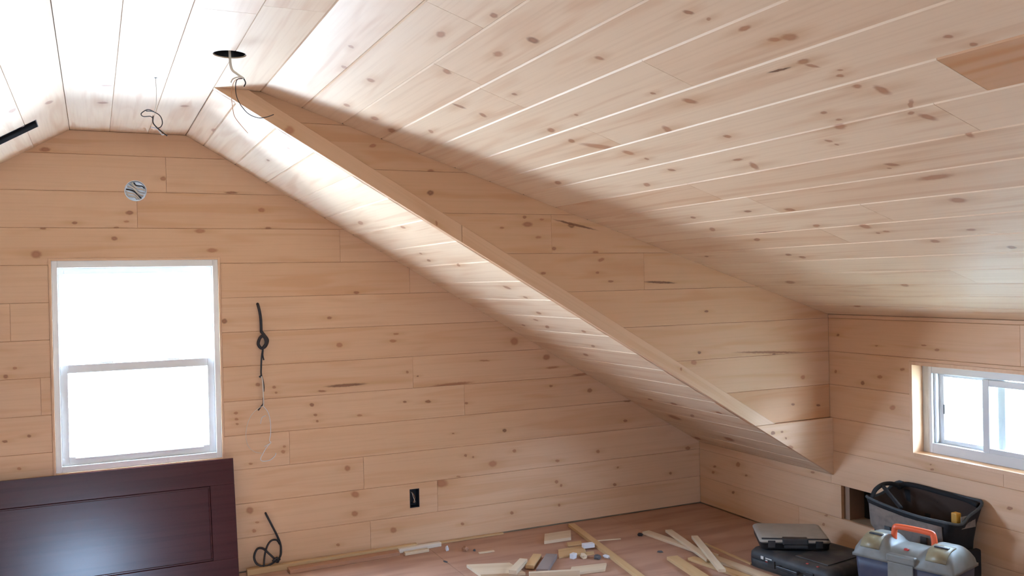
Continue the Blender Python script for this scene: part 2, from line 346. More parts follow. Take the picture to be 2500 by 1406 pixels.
def plain(name, col, rough=0.5, metal=0.0, spec=0.5, noise=0.0, nscale=30, col2=None, coat=0.0, bump=0.0, stretch=(1, 1, 1)):
    m, nt, b = new_mat(name)
    b.inputs['Base Color'].default_value = (*col, 1)
    b.inputs['Roughness'].default_value = rough
    b.inputs['Metallic'].default_value = metal
    b.inputs['Specular IOR Level'].default_value = spec
    b.inputs['Coat Weight'].default_value = coat
    if noise or bump:
        tc = N(nt, 'ShaderNodeTexCoord')
        mp = N(nt, 'ShaderNodeMapping'); mp.inputs['Scale'].default_value = stretch
        nt.links.new(tc.outputs['Object'], mp.inputs[0])
        n = N(nt, 'ShaderNodeTexNoise'); n.inputs['Scale'].default_value = nscale
        n.inputs['Detail'].default_value = 2
        nt.links.new(mp.outputs[0], n.inputs['Vector'])
        c2 = col2 or tuple(v * 0.6 for v in col)
        nt.links.new(mixc(nt, maprange(nt, n.outputs['Fac'], 0.4, 0.7, 0, noise), col, c2), b.inputs['Base Color'])
        if bump:
            bp = N(nt, 'ShaderNodeBump'); bp.inputs['Strength'].default_value = bump
            bp.inputs['Distance'].default_value = 0.003
            nt.links.new(n.outputs['Fac'], bp.inputs['Height']); nt.links.new(bp.outputs[0], b.inputs['Normal'])
    return m


def glass_mat():
    m = bpy.data.materials.new('window_glass')
    m.use_nodes = True
    nt = m.node_tree
    nt.nodes.clear()
    out = N(nt, 'ShaderNodeOutputMaterial')
    tr = N(nt, 'ShaderNodeBsdfTransparent'); tr.inputs[0].default_value = (0.95, 0.975, 0.965, 1)
    gl = N(nt, 'ShaderNodeBsdfGlossy'); gl.inputs['Roughness'].default_value = 0.02
    mx = N(nt, 'ShaderNodeMixShader')
    mx.inputs[0].default_value = 0.04
    nt.links.new(tr.outputs[0], mx.inputs[1])
    nt.links.new(gl.outputs[0], mx.inputs[2]); nt.links.new(mx.outputs[0], out.inputs[0])
    return m


M = {
    'glass': glass_mat(),
    'vinyl': plain('white_vinyl', (0.80, 0.795, 0.775), 0.35),
    'vinyl_shaded': plain('shaded_white_vinyl', (0.60, 0.595, 0.60), 0.4),  # white vinyl darkened, shade of the backlit slider put into its colour
    'backing': plain('rough_sheathing', (0.42, 0.30, 0.19), 0.8, noise=0.5, nscale=6),
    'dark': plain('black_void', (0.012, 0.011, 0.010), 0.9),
    'stud': plain('framing_lumber', (0.34, 0.22, 0.15), 0.7, noise=0.4, nscale=12, stretch=(1, 1, 0.1)),
    'ply': plain('plywood_subfloor', (0.52, 0.31, 0.22), 0.62, spec=0.3, noise=0.75, nscale=3.0,
                 col2=(0.38, 0.21, 0.15), stretch=(0.6, 3.2, 1), bump=0.1),
    'door': plain('mahogany_stain', (0.066, 0.016, 0.020), 0.2, spec=0.36, noise=0.6, nscale=3, col2=(0.042, 0.010, 0.014),
                  stretch=(0.5, 14, 14), bump=0.03),
    'cord': plain('black_cable_jacket', (0.02, 0.018, 0.022), 0.45),
    'cordw': plain('white_cable_jacket', (0.75, 0.70, 0.62), 0.45),
    'cordc': plain('clear_wire', (0.70, 0.62, 0.54), 0.35),
    'copper': plain('bare_copper', (0.65, 0.36, 0.22), 0.3, metal=1),
    'steel': plain('galvanised_steel', (0.55, 0.56, 0.58), 0.38, metal=0.85, noise=0.5, nscale=40, col2=(0.3, 0.31, 0.33)),
    'boxblue': plain('electrical_box_plastic', (0.02, 0.024, 0.034), 0.45),
    'can': plain('black_light_can', (0.012, 0.012, 0.014), 0.4),
    'navy': plain('navy_plastic', (0.040, 0.047, 0.085), 0.5, noise=0.4, nscale=25, col2=(0.07, 0.07, 0.09)),
    'lidgrey': plain('grey_plastic', (0.21, 0.215, 0.20), 0.5, noise=0.4, nscale=20, col2=(0.15, 0.145, 0.125)),
    'tray': plain('smoky_clear_tray', (0.30, 0.26, 0.16), 0.42, noise=0.7, nscale=14, col2=(0.16, 0.12, 0.06)),
    'orange': plain('orange_plastic', (0.78, 0.13, 0.045), 0.4),
    'red': plain('red_plastic', (0.55, 0.04, 0.03), 0.4),
    'blackp': plain('black_plastic', (0.022, 0.023, 0.027), 0.45, noise=0.5, nscale=18, col2=(0.05, 0.048, 0.045)),
    'dustp': plain('dusty_black_plastic', (0.035, 0.036, 0.04), 0.6, noise=0.8, nscale=10, col2=(0.09, 0.083, 0.075)),
    'smoke': plain('dusty_grey_lid', (0.38, 0.36, 0.32), 0.4, noise=0.5, nscale=16, col2=(0.29, 0.275, 0.245)),
    'canvas': plain('black_canvas', (0.010, 0.0095, 0.011), 0.9, noise=0.4, nscale=60, bump=0.2),
    'beige': plain('dusty_grey_canvas', (0.21, 0.175, 0.15), 0.9, noise=0.5, nscale=40, bump=0.2),
    'webbing': plain('slate_webbing', (0.055, 0.065, 0.072), 0.8, noise=0.3, nscale=80),
    'lining': plain('brown_bag_lining', (0.045, 0.025, 0.017), 0.9),
    'yellow': plain('yellow_plastic', (0.55, 0.27, 0.03), 0.5),
    'white': plain('white_print', (0.72, 0.72, 0.70), 0.5),
    'foam': plain('white_foam', (0.74, 0.75, 0.80), 0.7),
    'shingle': plain('added_roof_shingle', (0.20, 0.20, 0.20), 0.9, noise=0.6, nscale=30),
    'grass': plain('added_bank_grass', (0.25, 0.25, 0.195), 0.9, noise=0.6, nscale=2.0, col2=(0.18, 0.185, 0.135)),
    'grit': plain('grey_grit', (0.10, 0.10, 0.11), 0.8),
    'redpine': plain('reddish_offcut', (0.45, 0.24, 0.145), 0.6, noise=0.5, nscale=6, stretch=(0.5, 6, 6), col2=(0.36, 0.17, 0.10)),
    'greypine': plain('mauve_grey_offcut', (0.32, 0.26, 0.24), 0.7, noise=0.4, nscale=10),
    'palepine': plain('pale_offcut', (0.70, 0.56, 0.40), 0.6, noise=0.4, nscale=5, stretch=(0.5, 8, 8), col2=(0.60, 0.43, 0.27)),
    'cream': plain('cream_offcut', (0.80, 0.71, 0.60), 0.6, noise=0.3, nscale=6, stretch=(0.5, 6, 6)),
    'honey': plain('honey_offcut', (0.62, 0.41, 0.21), 0.6, noise=0.4, nscale=5, stretch=(0.5, 8, 8), col2=(0.52, 0.31, 0.14)),
}


# ------------------------------------------------------------------ mesh helpers
def link(name, me, mat, parent=None):
    o = bpy.data.objects.new(name, me)
    COL.objects.link(o)
    if mat is not None and not me.materials:
        me.materials.append(mat)
    if parent is not None:
        o.parent = parent
    return o


def mesh(name, verts, faces, smooth=False):
    me = bpy.data.meshes.new(name)
    me.from_pydata([tuple(v) for v in verts], [], faces)
    me.update()
    if smooth:
        me.polygons.foreach_set('use_smooth', [True] * len(me.polygons))
    return me


def from_bm(name, bm, smooth=False):
    bmesh.ops.recalc_face_normals(bm, faces=bm.faces)
    me = bpy.data.meshes.new(name)
    bm.to_mesh(me)
    bm.free()
    if smooth:
        me.polygons.foreach_set('use_smooth', [True] * len(me.polygons))
    return me


def bm_box(bm, lo, hi, bev=0.0, seg=2):
    lo, hi = Vector(lo), Vector(hi)
    r = bmesh.ops.create_cube(bm, size=1.0)
    vs_ = r['verts']
    for v in vs_:
        v.co = Vector((lo[i] + (v.co[i] + 0.5) * (hi[i] - lo[i]) for i in range(3)))
    if bev:
        es = {e for v in vs_ for e in v.link_edges}
        bmesh.ops.bevel(bm, geom=list(es), offset=bev, segments=seg, affect='EDGES', profile=0.5)
    return bm


def box(name, lo, hi, mat, parent=None, bev=0.0, seg=2):
    bm = bm_box(bmesh.new(), lo, hi, bev, seg)
    return link(name, from_bm(name, bm), mat, parent)


def boxes(name, lst, mat, parent=None, bev=0.0):
    bm = bmesh.new()
    for lo, hi in lst:
        bm_box(bm, lo, hi, bev)
    return link(name, from_bm(name, bm), mat, parent)


def frame_boxes(a0, a1, b0, b1, w, d0, d1, axis):
    """four members of a rectangular frame; axis 'y': plane xz with depth y, 'x': plane yz with depth x"""
    wl, wr, wb, wt = w if isinstance(w, tuple) else (w, w, w, w)
    rects = [(a0, a0 + wl, b0, b1), (a1 - wr, a1, b0, b1), (a0 + wl, a1 - wr, b0, b0 + wb), (a0 + wl, a1 - wr, b1 - wt, b1)]
    out = []
    for p, q, s, t in rects:
        if axis == 'y':
            out.append(((p, d0, s), (q, d1, t)))
        else:
            out.append(((d0, p, s), (d1, q, t)))
    return out


def tube_mesh(name, pts, r, sides=8, sub=6, closed=False):
    pts = [Vector(p) for p in pts]
    n = len(pts)
    path = []
    rng = range(n) if closed else range(n - 1)
    for i in rng:
        if closed:
            p0, p1, p2, p3 = pts[i - 1], pts[i], pts[(i + 1) % n], pts[(i + 2) % n]
        else:
            p0, p1, p2, p3 = pts[max(i - 1, 0)], pts[i], pts[i + 1], pts[min(i + 2, n - 1)]
        for k in range(sub):
            t = k / sub
            path.append(0.5 * ((2 * p1) + (p2 - p0) * t + (2 * p0 - 5 * p1 + 4 * p2 - p3) * t * t + (3 * p1 - p0 - 3 * p2 + p3) * t ** 3))
    if not closed:
        path.append(pts[-1])
    m = len(path)
    verts, faces = [], []
    nrm = None
    for i, p in enumerate(path):
        a = path[i - 1] if (i > 0 or closed) else path[i]
        b = path[(i + 1) % m] if (i < m - 1 or closed) else path[i]
        t = (b - a).normalized()
        if nrm is None:
            nrm = t.orthogonal().normalized()
        nrm = (nrm - t * nrm.dot(t))
        nrm = nrm.normalized() if nrm.length > 1e-6 else t.orthogonal().normalized()
        bi = t.cross(nrm)
        rr = r(i / max(m - 1, 1)) if callable(r) else r
        for s in range(sides):
            an = 2 * math.pi * s / sides
            verts.append(p + (nrm * math.cos(an) + bi * math.sin(an)) * rr)
    for i in range(m if closed else m - 1):
        j = (i + 1) % m
        for s in range(sides):
            s2 = (s + 1) % sides
            faces.append((i * sides + s, i * sides + s2, j * sides + s2, j * sides + s))
    if not closed:
        faces.append(tuple(range(sides))[::-1])
        faces.append(tuple((m - 1) * sides + s for s in range(sides)))
    return mesh(name, verts, faces, True)


def tube(name, pts, r, mat, parent=None, **kw):
    return link(name, tube_mesh(name, pts, r, **kw), mat, parent)


def thing(name, label, cat, loc=(0, 0, 0), rotz=0.0, group=None):
    o = bpy.data.objects.new(name, None)
    COL.objects.link(o)
    o.location = loc
    o.rotation_euler = (0, 0, rotz)
    o.empty_display_size = 0.1
    o['label'] = label
    o['category'] = cat
    if group:
        o['group'] = group
    return o


def tag(o, label, cat, group=None, kind=None):
    o['label'] = label
    o['category'] = cat
    if group:
        o['group'] = group
    if kind:
        o['kind'] = kind
    return o


def cut(objs, cutter_me):
    """take a cutter's volume out of the meshes of objs"""
    c = bpy.data.objects.new('cutter', cutter_me)
    COL.objects.link(c)
    for o in objs:
        md = o.modifiers.new('cut', 'BOOLEAN')
        md.operation = 'DIFFERENCE'
        md.solver = 'EXACT'
        md.object = c
        bpy.context.view_layer.update()
        dg = bpy.context.evaluated_depsgraph_get()
        me = bpy.data.meshes.new_from_object(o.evaluated_get(dg))
        o.modifiers.clear()
        o.data = me
    bpy.data.objects.remove(c)


# ------------------------------------------------------------------ boarded surfaces
def clip(poly, axis, val, keep_less):
    out = []
    for i, p in enumerate(poly):
        q = poly[(i + 1) % len(poly)]
        ip = (p[axis] <= val + 1e-9) if keep_less else (p[axis] >= val - 1e-9)
        iq = (q[axis] <= val + 1e-9) if keep_less else (q[axis] >= val - 1e-9)
        if ip:
            out.append(p)
        if ip != iq:
            t = (val - p[axis]) / (q[axis] - p[axis])
            out.append((p[0] + (q[0] - p[0]) * t, p[1] + (q[1] - p[1]) * t))
    res = []
    for p in out:
        if not res or abs(p[0] - res[-1][0]) + abs(p[1] - res[-1][1]) > 1e-6:
            res.append(p)
    if len(res) > 1 and abs(res[0][0] - res[-1][0]) + abs(res[0][1] - res[-1][1]) < 1e-6:
        res.pop()
    return res


def area(p):
    return 0.5 * sum(p[i][0] * p[(i + 1) % len(p)][1] - p[(i + 1) % len(p)][0] * p[i][1] for i in range(len(p)))


def inset(poly, offs):
    n = len(poly)
    lines = []
    for i in range(n):
        p, q = poly[i], poly[(i + 1) % n]
        dx, dy = q[0] - p[0], q[1] - p[1]
        l = math.hypot(dx, dy)
        nx, ny = -dy / l, dx / l
        lines.append((p[0] + nx * offs[i], p[1] + ny * offs[i], dx / l, dy / l))
    out = []
    for i in range(n):
        x1, y1, a1, b1 = lines[i - 1]
        x2, y2, a2, b2 = lines[i]
        den = a1 * b2 - b1 * a2
        if abs(den) < 1e-6:
            out.append((x2, y2))
            continue
        t = ((x2 - x1) * b2 - (y2 - y1) * a2) / den
        out.append((x1 + a1 * t, y1 + b1 * t))
    return out


def prism(verts, faces, poly, v0, v1, u0, u1, ch, cx, cy):
    offs = []
    for i, p in enumerate(poly):
        q = poly[(i + 1) % len(poly)]
        long_edge = abs(p[1] - q[1]) < 1e-5 and (abs(p[1] - v0) < 1e-4 or abs(p[1] - v1) < 1e-4)
        butt = abs(p[0] - q[0]) < 1e-5 and (abs(p[0] - u0) < 1e-4 or abs(p[0] - u1) < 1e-4)
        offs.append(ch if long_edge else (0.0008 if butt else 0.0))
    inn = inset(poly, offs)
    if area(inn) < 0.3 * area(poly):
        inn = poly
    else:
        poly = inset(poly, [min(o_ * 0.3, 0.00035) for o_ in offs])      # hairline gap between boards
    n = len(poly)
    b = len(verts)
    for z, pp in ((0.0, inn), (-ch, poly), (-TB, poly)):
        for p in pp:
            verts.append((p[0] - cx, p[1] - cy, z))
    faces.append(tuple(b + i for i in range(n)))
    for k in (0, 1):
        for i in range(n):
            j = (i + 1) % n
            faces.append((b + (k + 1) * n + i, b + (k + 1) * n + j, b + k * n + j, b + k * n + i))
    faces.append(tuple(b + 2 * n + i for i in range(n))[::-1])


PLANKS = {}


def board_up(key, parent, O, U, V, region, bounds, holes=(), butts=(), ch=0.0028, maxlen=3.0, tones=(), name='plank', knots=None, rough=0.52, pale=PALE):
    """lay boards (length along U, rows between the values in bounds along V) over a convex region"""
    O, U, V = Vector(O), Vector(U).normalized(), Vector(V).normalized()
    Nn = U.cross(V)
    rot = Matrix((U, V, Nn)).transposed().to_4x4()
    made = []
    knots = KNOTS.get(key, []) if knots is None else knots
    for ri in range(len(bounds) - 1):
        v0, v1 = bounds[ri], bounds[ri + 1]
        row = clip(clip(region, 1, v0, False), 1, v1, True)
        if len(row) < 3 or area(row) < 1e-4:
            continue
        ua, ub = min(p[0] for p in row), max(p[0] for p in row)
        cutsu = [u for u, v in butts if v0 < v < v1 and ua + 0.1 < u < ub - 0.1]
        full = [h for h in holes if h[2] <= v0 + 0.004 and h[3] >= v1 - 0.004 and h[0] > ua and h[1] < ub]
        pts = sorted([ua, ub] + cutsu)
        fill = []
        for p, q in zip(pts, pts[1:]):
            ln = q - p
            if ln > maxlen:
                k = int(ln // (maxlen * 0.8)) + 1
                for s in range(1, k):
                    fill.append(p + ln * (s + random.uniform(-0.3, 0.3)) / k)
        pts = sorted(pts + fill)
        segs = []
        for p, q in zip(pts, pts[1:]):
            parts = [(p, q)]
            for h in full:
                nxt = []
                for s, t in parts:
                    if h[1] <= s or h[0] >= t:
                        nxt.append((s, t))
                        continue
                    if h[0] - s > 0.005:
                        nxt.append((s, h[0]))
                    if t - h[1] > 0.005:
                        nxt.append((h[1], t))
                parts = nxt
            segs += parts
        for s, t in segs:
            P = clip(clip(row, 0, s, False), 0, t, True)
            if len(P) < 3 or area(P) < 2e-4:
                continue
            polys = [P]
            for h in holes:
                if h in full or h[3] <= v0 + 1e-4 or h[2] >= v1 - 1e-4 or h[1] <= s or h[0] >= t:
                    continue
                nxt = []
                for q in polys:
                    nxt.append(clip(q, 0, h[0], True))
                    nxt.append(clip(q, 0, h[1], False))
                    mid = clip(clip(q, 0, h[0], False), 0, h[1], True)
                    if len(mid) > 2:
                        nxt.append(clip(mid, 1, h[2], True))
                        nxt.append(clip(mid, 1, h[3], False))
                polys = [q for q in nxt if len(q) > 2 and area(q) > 1e-6]
            cx = (min(p[0] for p in P) + max(p[0] for p in P)) / 2
            cy = (v0 + v1) / 2
            verts, faces = [], []
            for q in polys:
                prism(verts, faces, q, v0, v1, s, t, ch, cx, cy)
            mine = [k for k in knots if s <= k[0] < t and v0 <= k[1] < v1]
            mine = mine[:9]
            slots = len(mine)
            o = link(name, mesh(name, verts, faces), pine_mat(slots, rough, pale), parent)
            o.matrix_world = Matrix.Translation(O + U * cx + V * cy) @ rot
            for i, k in enumerate(mine):
                o['knot_place_%d' % i] = [float(k[0] - cx), float(k[1] - cy), float(k[2])]
                o['knot_size_%d' % i] = [float(k[3]), float(k[4]), float(k[5])]
            tn = random.choice((0.0, 0.0, 0.03, 0.06, 0.10, 0.16))
            for (tu, tv, tt) in tones:
                if s <= tu <= t and v0 <= tv <= v1:
                    tn = tt
            o['tone'] = float(tn)
            made.append(o)
    PLANKS[key] = PLANKS.get(key, []) + made
    return made


def slab(name, O, U, V, u0, u1, v0, v1, d0, d1, mat, holes=(), label=None, cat='wall', pockets=()):
    """solid backing behind the boards, in rectangular cells around its openings"""
    O, U, V = Vector(O), Vector(U).normalized(), Vector(V).normalized()
    bm = bmesh.new()
    for hs, da, db in ((list(holes) + list(pockets), d0, d1), (list(holes), d1, d1 + 0.02)):   # framing layer, outer sheathing
        us = sorted({u0, u1} | {h[0] for h in hs} | {h[1] for h in hs})
        vs2 = sorted({v0, v1} | {h[2] for h in hs} | {h[3] for h in hs})
        for a, b in zip(us, us[1:]):
            for c, d in zip(vs2, vs2[1:]):
                m = ((a + b) / 2, (c + d) / 2)
                if any(h[0] < m[0] < h[1] and h[2] < m[1] < h[3] for h in hs):
                    continue
                bm_box(bm, (a, c, -db), (b, d, -da))
    o = link(name, from_bm(name, bm), mat)
    o.matrix_world = Matrix.Translation(O) @ Matrix((U, V, U.cross(V))).transposed().to_4x4()
    o['kind'] = 'structure'
    if label:
        o['label'] = label
        o['category'] = cat
    bpy.context.view_layer.update()
    return o


def adopt(parent, objs):
    """children keep the place they were built at"""
    inv = parent.matrix_world.inverted()
    for o in objs:
        mw = o.matrix_world.copy()
        o.parent = parent
        o.matrix_parent_inverse = Matrix.Identity(4)
        o.matrix_basis = inv @ mw


def steps(a, b, w, off=0.0):
    out = [a]
    v = a + (off if off > 1e-6 else w)
    while v < b - 0.004:
        out.append(v)
        v += w
    out.append(b)
    return out


# ---- gable wall with the double-hung window
hole1 = (WIN1[0], WIN1[1], WIN1[2], WIN1[3])
wall_gable = slab('wall_gable', (0, D, 0), (1, 0, 0), (0, 0, 1), XLW - 0.3, W + 0.3, -0.1, H + 0.25, TB, 0.072, M['backing'], [hole1],
                  'knotty pine end wall of wide horizontal boards around the tall bright window',
                  pockets=[(0.2 - 0.054, 0.2 + 0.054, 1.964 - 0.054, 1.964 + 0.054), (1.608 - 0.03, 1.608 + 0.03, 0.2715 - 0.055, 0.2715 + 0.055)])
gable_region = [(XLW, 0), (W, 0), (W, K), (XR, H), (XL, H), (XLW, K)]
adopt(wall_gable, board_up('gable', None, (0, D, 0), (1, 0, 0), (0, 0, 1), gable_region, steps(0.006, H, BW, BW - 0.006), [hole1],
                           BUTTS['gable'], ch=0.0022, maxlen=3.3,
                           tones=[(1.3, 1.5, 0.22), (2.4, 0.8, 0.15), (1.0, 0.8, 0.05), (2.0, 0.44, 0.0), (2.6, 0.09, 0.02), (2.5, 0.27, 0.10)]))

# ---- side wall: low under the slope, higher in the dormer
hole2 = (-WIN2[1], -WIN2[0], WIN2[2], WIN2[3])
hole3 = (-HOLE[1], -HOLE[0], HOLE[2], HOLE[3])
wall_right = slab('wall_right', (W, 0, 0), (0, -1, 0), (0, 0, 1), -D - 0.12, -YB + 0.12, -0.1, KD + 0.2, TB, 0.13, M['backing'], [hole2],
                  'knotty pine side wall with the small sliding window and the open cavity', pockets=[hole3])
rows_lo = [0.006, BW, 2 * BW]
pl = board_up('knee', None, (W, 0, 0), (0, -1, 0), (0, 0, 1), [(-D, 0), (-YB, 0), (-YB, 2 * BW), (-D, 2 * BW)], rows_lo, [hole3], BUTTS['knee'], ch=0.0022)
pl += board_up('knee', None, (W, 0, 0), (0, -1, 0), (0, 0, 1), [(-D, 2 * BW), (-C, 2 * BW), (-C, K), (-D, K)], [2 * BW, K], ch=0.0015)
pl += board_up('knee', None, (W, 0, 0), (0, -1, 0), (0, 0, 1), [(-C, 2 * BW), (-YB, 2 * BW), (-YB, KD), (-C, KD)], steps(2 * BW, KD, BW), [hole2], BUTTS['knee'], ch=0.0022,
               tones=[(-2.8, 1.2, 0.25), (-3.3, 1.0, 0.2), (-3.3, 0.8, 0.15)])
adopt(wall_right, pl)
# what shows inside the opening: framing and the dark space behind
yb0, yb1, zb0, zb1 = HOLE
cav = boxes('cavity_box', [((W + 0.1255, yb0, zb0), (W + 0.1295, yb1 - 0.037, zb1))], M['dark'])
stud = box('stud', (W + TB + 0.004, yb1 - 0.036, zb0 - 0.0), (W + 0.125, yb1 - 0.0005, zb1), M['stud'])
adopt(wall_right, [cav, stud])

# ---- cheek wall of the dormer
wall_cheek = slab('wall_cheek', (0, C, 0), (1, 0, 0), (0, 0, 1), XR - 0.05, W + 0.05, K + 0.02, H + 0.05, TB, TB + 0.03, M['backing'], [],
                  'triangular pine boarded dormer cheek between the sloped ceilings')
# the backing follows the triangle
wall_cheek.data = (lambda pts: mesh('wall_cheek', [(x, z, -TB) for x, z in pts] + [(x, z, -TB - 0.03) for x, z in pts],
                   [(0, 1, 2, 3), (7, 6, 5, 4)] + [(i, 4 + i, 4 + (i + 1) % 4, (i + 1) % 4) for i in range(4)]))(
    [(XR + 0.05, H + 0.0), (W + 0.06, K + 0.0), (W + 0.06, KD + 0.06), (XD, H + 0.06)])
wall_cheek.data.materials.append(M['backing'])
sl = (H - K) / (W - XR)
TW = 0.066 / math.cos(math.atan(sl))              # trim height measured upright
ztip = 4 * BW                                      # below this the cheek and its trim are one wide piece


def slope_x(z):
    return XR + (H - z) / sl


cheek_region = [(XR + 0.02, H), (slope_x(K), K + 0.0), (W, K), (W, KD), (XD, H)]
cheek_region = [(slope_x(H), H), (W, K), (W, KD), (XD, H)]
adopt(wall_cheek, board_up('cheek', None, (0, C, 0), (1, 0, 0), (0, 0, 1), cheek_region, [n * BW for n in range(4, 13)] + [H], [], BUTTS['cheek'], ch=0.0013,
                           maxlen=4, tones=[(3.3, 0.8, 0.75), (2.6, 1.5, 0.42), (2.8, 1.3, 0.42), (3.0, 1.15, 0.40), (1.0, 2.0, 0.42), (1.6, 1.7, 0.40), (2.1, 1.7, 0.36), (1.5, 1.85, 0.42), (0.8, 2.15, 0.45), (0.7, 2.2, 0.45), (2.2, 1.5, 0.45), (3.0, 0.95, 0.32)]))

# ---- flat ceiling, its slopes and the dormer ceiling
fw_ = (XR - XL) / 3
ceiling = slab('ceiling', (0, 0, H), (0, 1, 0), (1, 0, 0), YB - 0.12, D + 0.12, XL - 0.08, XD + 0.05, TB, 0.12, M['backing'], [],
               'narrow flat strip of pine boards along the top of the room', 'ceiling', pockets=[(3.02, 3.134, 0.372, 0.482)])
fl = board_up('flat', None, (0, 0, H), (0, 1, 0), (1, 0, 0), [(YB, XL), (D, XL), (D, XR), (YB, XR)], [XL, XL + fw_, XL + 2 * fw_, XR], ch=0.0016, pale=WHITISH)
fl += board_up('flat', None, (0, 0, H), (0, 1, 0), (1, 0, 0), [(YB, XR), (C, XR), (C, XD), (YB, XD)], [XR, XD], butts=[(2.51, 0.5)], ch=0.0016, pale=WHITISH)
adopt(ceiling, fl)
Vs = Vector((-(W - XR), 0, H - K)).normalized()
Vd = Vector((-(W - XD), 0, H - KD)).normalized()
Vl = Vector((-(W - XR), 0, -(H - K))).normalized()
ceiling_slope = slab('ceiling_slope_right', (W, 0, K), (0, -1, 0), Vs, -D - 0.12, -C - TB - 0.035, -0.15, LS, TB, 0.12, M['backing'], [],
                     'narrow sloped pine ceiling strip between the end wall and the dormer trim', 'ceiling')
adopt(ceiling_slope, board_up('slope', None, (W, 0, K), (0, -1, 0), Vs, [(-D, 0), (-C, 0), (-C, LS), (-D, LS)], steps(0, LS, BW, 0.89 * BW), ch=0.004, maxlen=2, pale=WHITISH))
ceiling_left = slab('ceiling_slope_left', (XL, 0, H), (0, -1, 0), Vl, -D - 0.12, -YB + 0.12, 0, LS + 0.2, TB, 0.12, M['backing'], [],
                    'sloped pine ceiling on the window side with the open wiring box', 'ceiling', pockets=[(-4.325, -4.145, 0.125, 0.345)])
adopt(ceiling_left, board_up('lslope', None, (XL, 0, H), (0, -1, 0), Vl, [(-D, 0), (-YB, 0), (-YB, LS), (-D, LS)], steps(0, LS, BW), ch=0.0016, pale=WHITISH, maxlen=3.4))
ceiling_dormer = slab('ceiling_dormer', (W, 0, KD), (0, -1, 0), Vd, -C - 0.045, -YB + 0.12, -0.50, LD + 0.02, TB, 0.12, M['backing'], [],  # slab runs past the wall as an added eave, cutting sky light
                      'broad gently sloped pine ceiling over the sliding window', 'ceiling')
dw = LD / 18
adopt(ceiling_dormer, board_up('dorm', None, (W, 0, KD), (0, -1, 0), Vd, [(-C, 0), (-YB, 0), (-YB, LD), (-C, LD)], [i * dw for i in range(19)], [], BUTTS['dorm'],
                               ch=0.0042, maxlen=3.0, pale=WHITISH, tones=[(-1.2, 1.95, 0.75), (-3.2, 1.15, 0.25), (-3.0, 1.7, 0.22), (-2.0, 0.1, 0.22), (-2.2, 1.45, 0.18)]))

# ---- rear and far low wall, behind and beside the viewer
holeb = (-WINB[1], -WINB[0], WINB[2], WINB[3])
wall_rear = slab('wall_rear', (0, YB, 0), (-1, 0, 0), (0, 0, 1), -W - 0.3, -XLW + 0.3, -0.1, H + 0.25, 0.0, 0.13, pine_mat(0), [holeb],
                 'plain pine end wall behind the viewer', 'wall')
wall_left = slab('wall_left', (XLW, 0, 0), (0, 1, 0), (0, 0, 1), YB - 0.1, D + 0.1, -0.1, K + 0.2, 0.0, 0.13, pine_mat(0), [],
                 'low pine wall under the slope away from the viewer', 'wall')

# ---- floor of plywood sheets
floor = box('floor', (XLW - 0.2, YB - 0.12, -0.15), (W + 0.2, D + 0.2, -0.018), M['backing'])
tag(floor, 'reddish brown plywood subfloor littered with offcuts', 'floor', kind='structure')
sheet = None
x = XLW
ix = 0
while x < W:
    y = YB - (1.22 if ix % 2 else 0)
    x1 = min(x + 1.22, W)
    while y < D:
        ya, yb = max(y, YB), min(y + 2.44, D)
        if yb > ya:
            o = box('plywood_sheet', (x + 0.001, ya + 0.001, -0.018), (x1 - 0.001, yb - 0.001, 0.0), M['ply'], floor)
        y += 2.44
    x += 1.22
    ix += 1

# ---- trim along the open edge of the slope
trim = thing('trim_1', 'long pine trim board running down the edge of the dormer cheek', 'trim')
trim['kind'] = 'structure'


def trim_piece(poly, knots=(), tone=0.1, yf=C - TRIM_T, back=TRIM_T):
    xs = [p[0] for p in poly]
    zs = [p[1] for p in poly]
    cx, cz = sum(xs) / len(xs), sum(zs) / len(zs)
    ax = math.atan2(-(H - K), W - XR)
    Rm = Matrix.Rotation(-ax, 4, 'Y') if len(poly) == 4 else Matrix.Identity(4)
    base = Matrix(((1, 0, 0, 0), (0, 0, -1, 0), (0, 1, 0, 0), (0, 0, 0, 1)))
    mw = Matrix.Translation((cx, yf, cz)) @ Rm @ base
    inv = mw.inverted()
    loc = [inv @ Vector((p[0], yf, p[1])) for p in poly]
    n = len(loc)
    pts = [(v.x, v.y) for v in loc]
    if area(pts) < 0:
        pts.reverse()
    inn = inset(pts, [0.0015] * n)
    verts = [(a, b, 0) for a, b in inn] + [(a, b, -0.0015) for a, b in pts] + [(a, b, -back + 0.0003) for a, b in pts]
    faces = [tuple(range(n))]
    for k in (0, 1):
        for i in range(n):
            j = (i + 1) % n
            faces.append(((k + 1) * n + i, (k + 1) * n + j, k * n + j, k * n + i))
    faces.append(tuple(2 * n + i for i in range(n))[::-1])
    o = link('trim_board', mesh('trim_board', verts, faces), pine_mat(len(knots)), trim)
    o.matrix_world = mw
    for i, k in enumerate(knots[:5]):
        p = inv @ Vector((k[0], yf, k[1]))
        o['knot_place_%d' % i] = [p.x, p.y, k[2] + ax * (len(poly) == 4)]
        o['knot_size_%d' % i] = [k[3], k[4], k[5]]
    o['tone'] = tone
    return o


def trim_seg(xa, xb, **kw):
    za, zb = H - (xa - XR) * sl, H - (xb - XR) * sl
    poly = [(xa, za), (xb, zb), (xb, min(zb + TW, H)), (xa, min(za + TW, H))]
    return poly


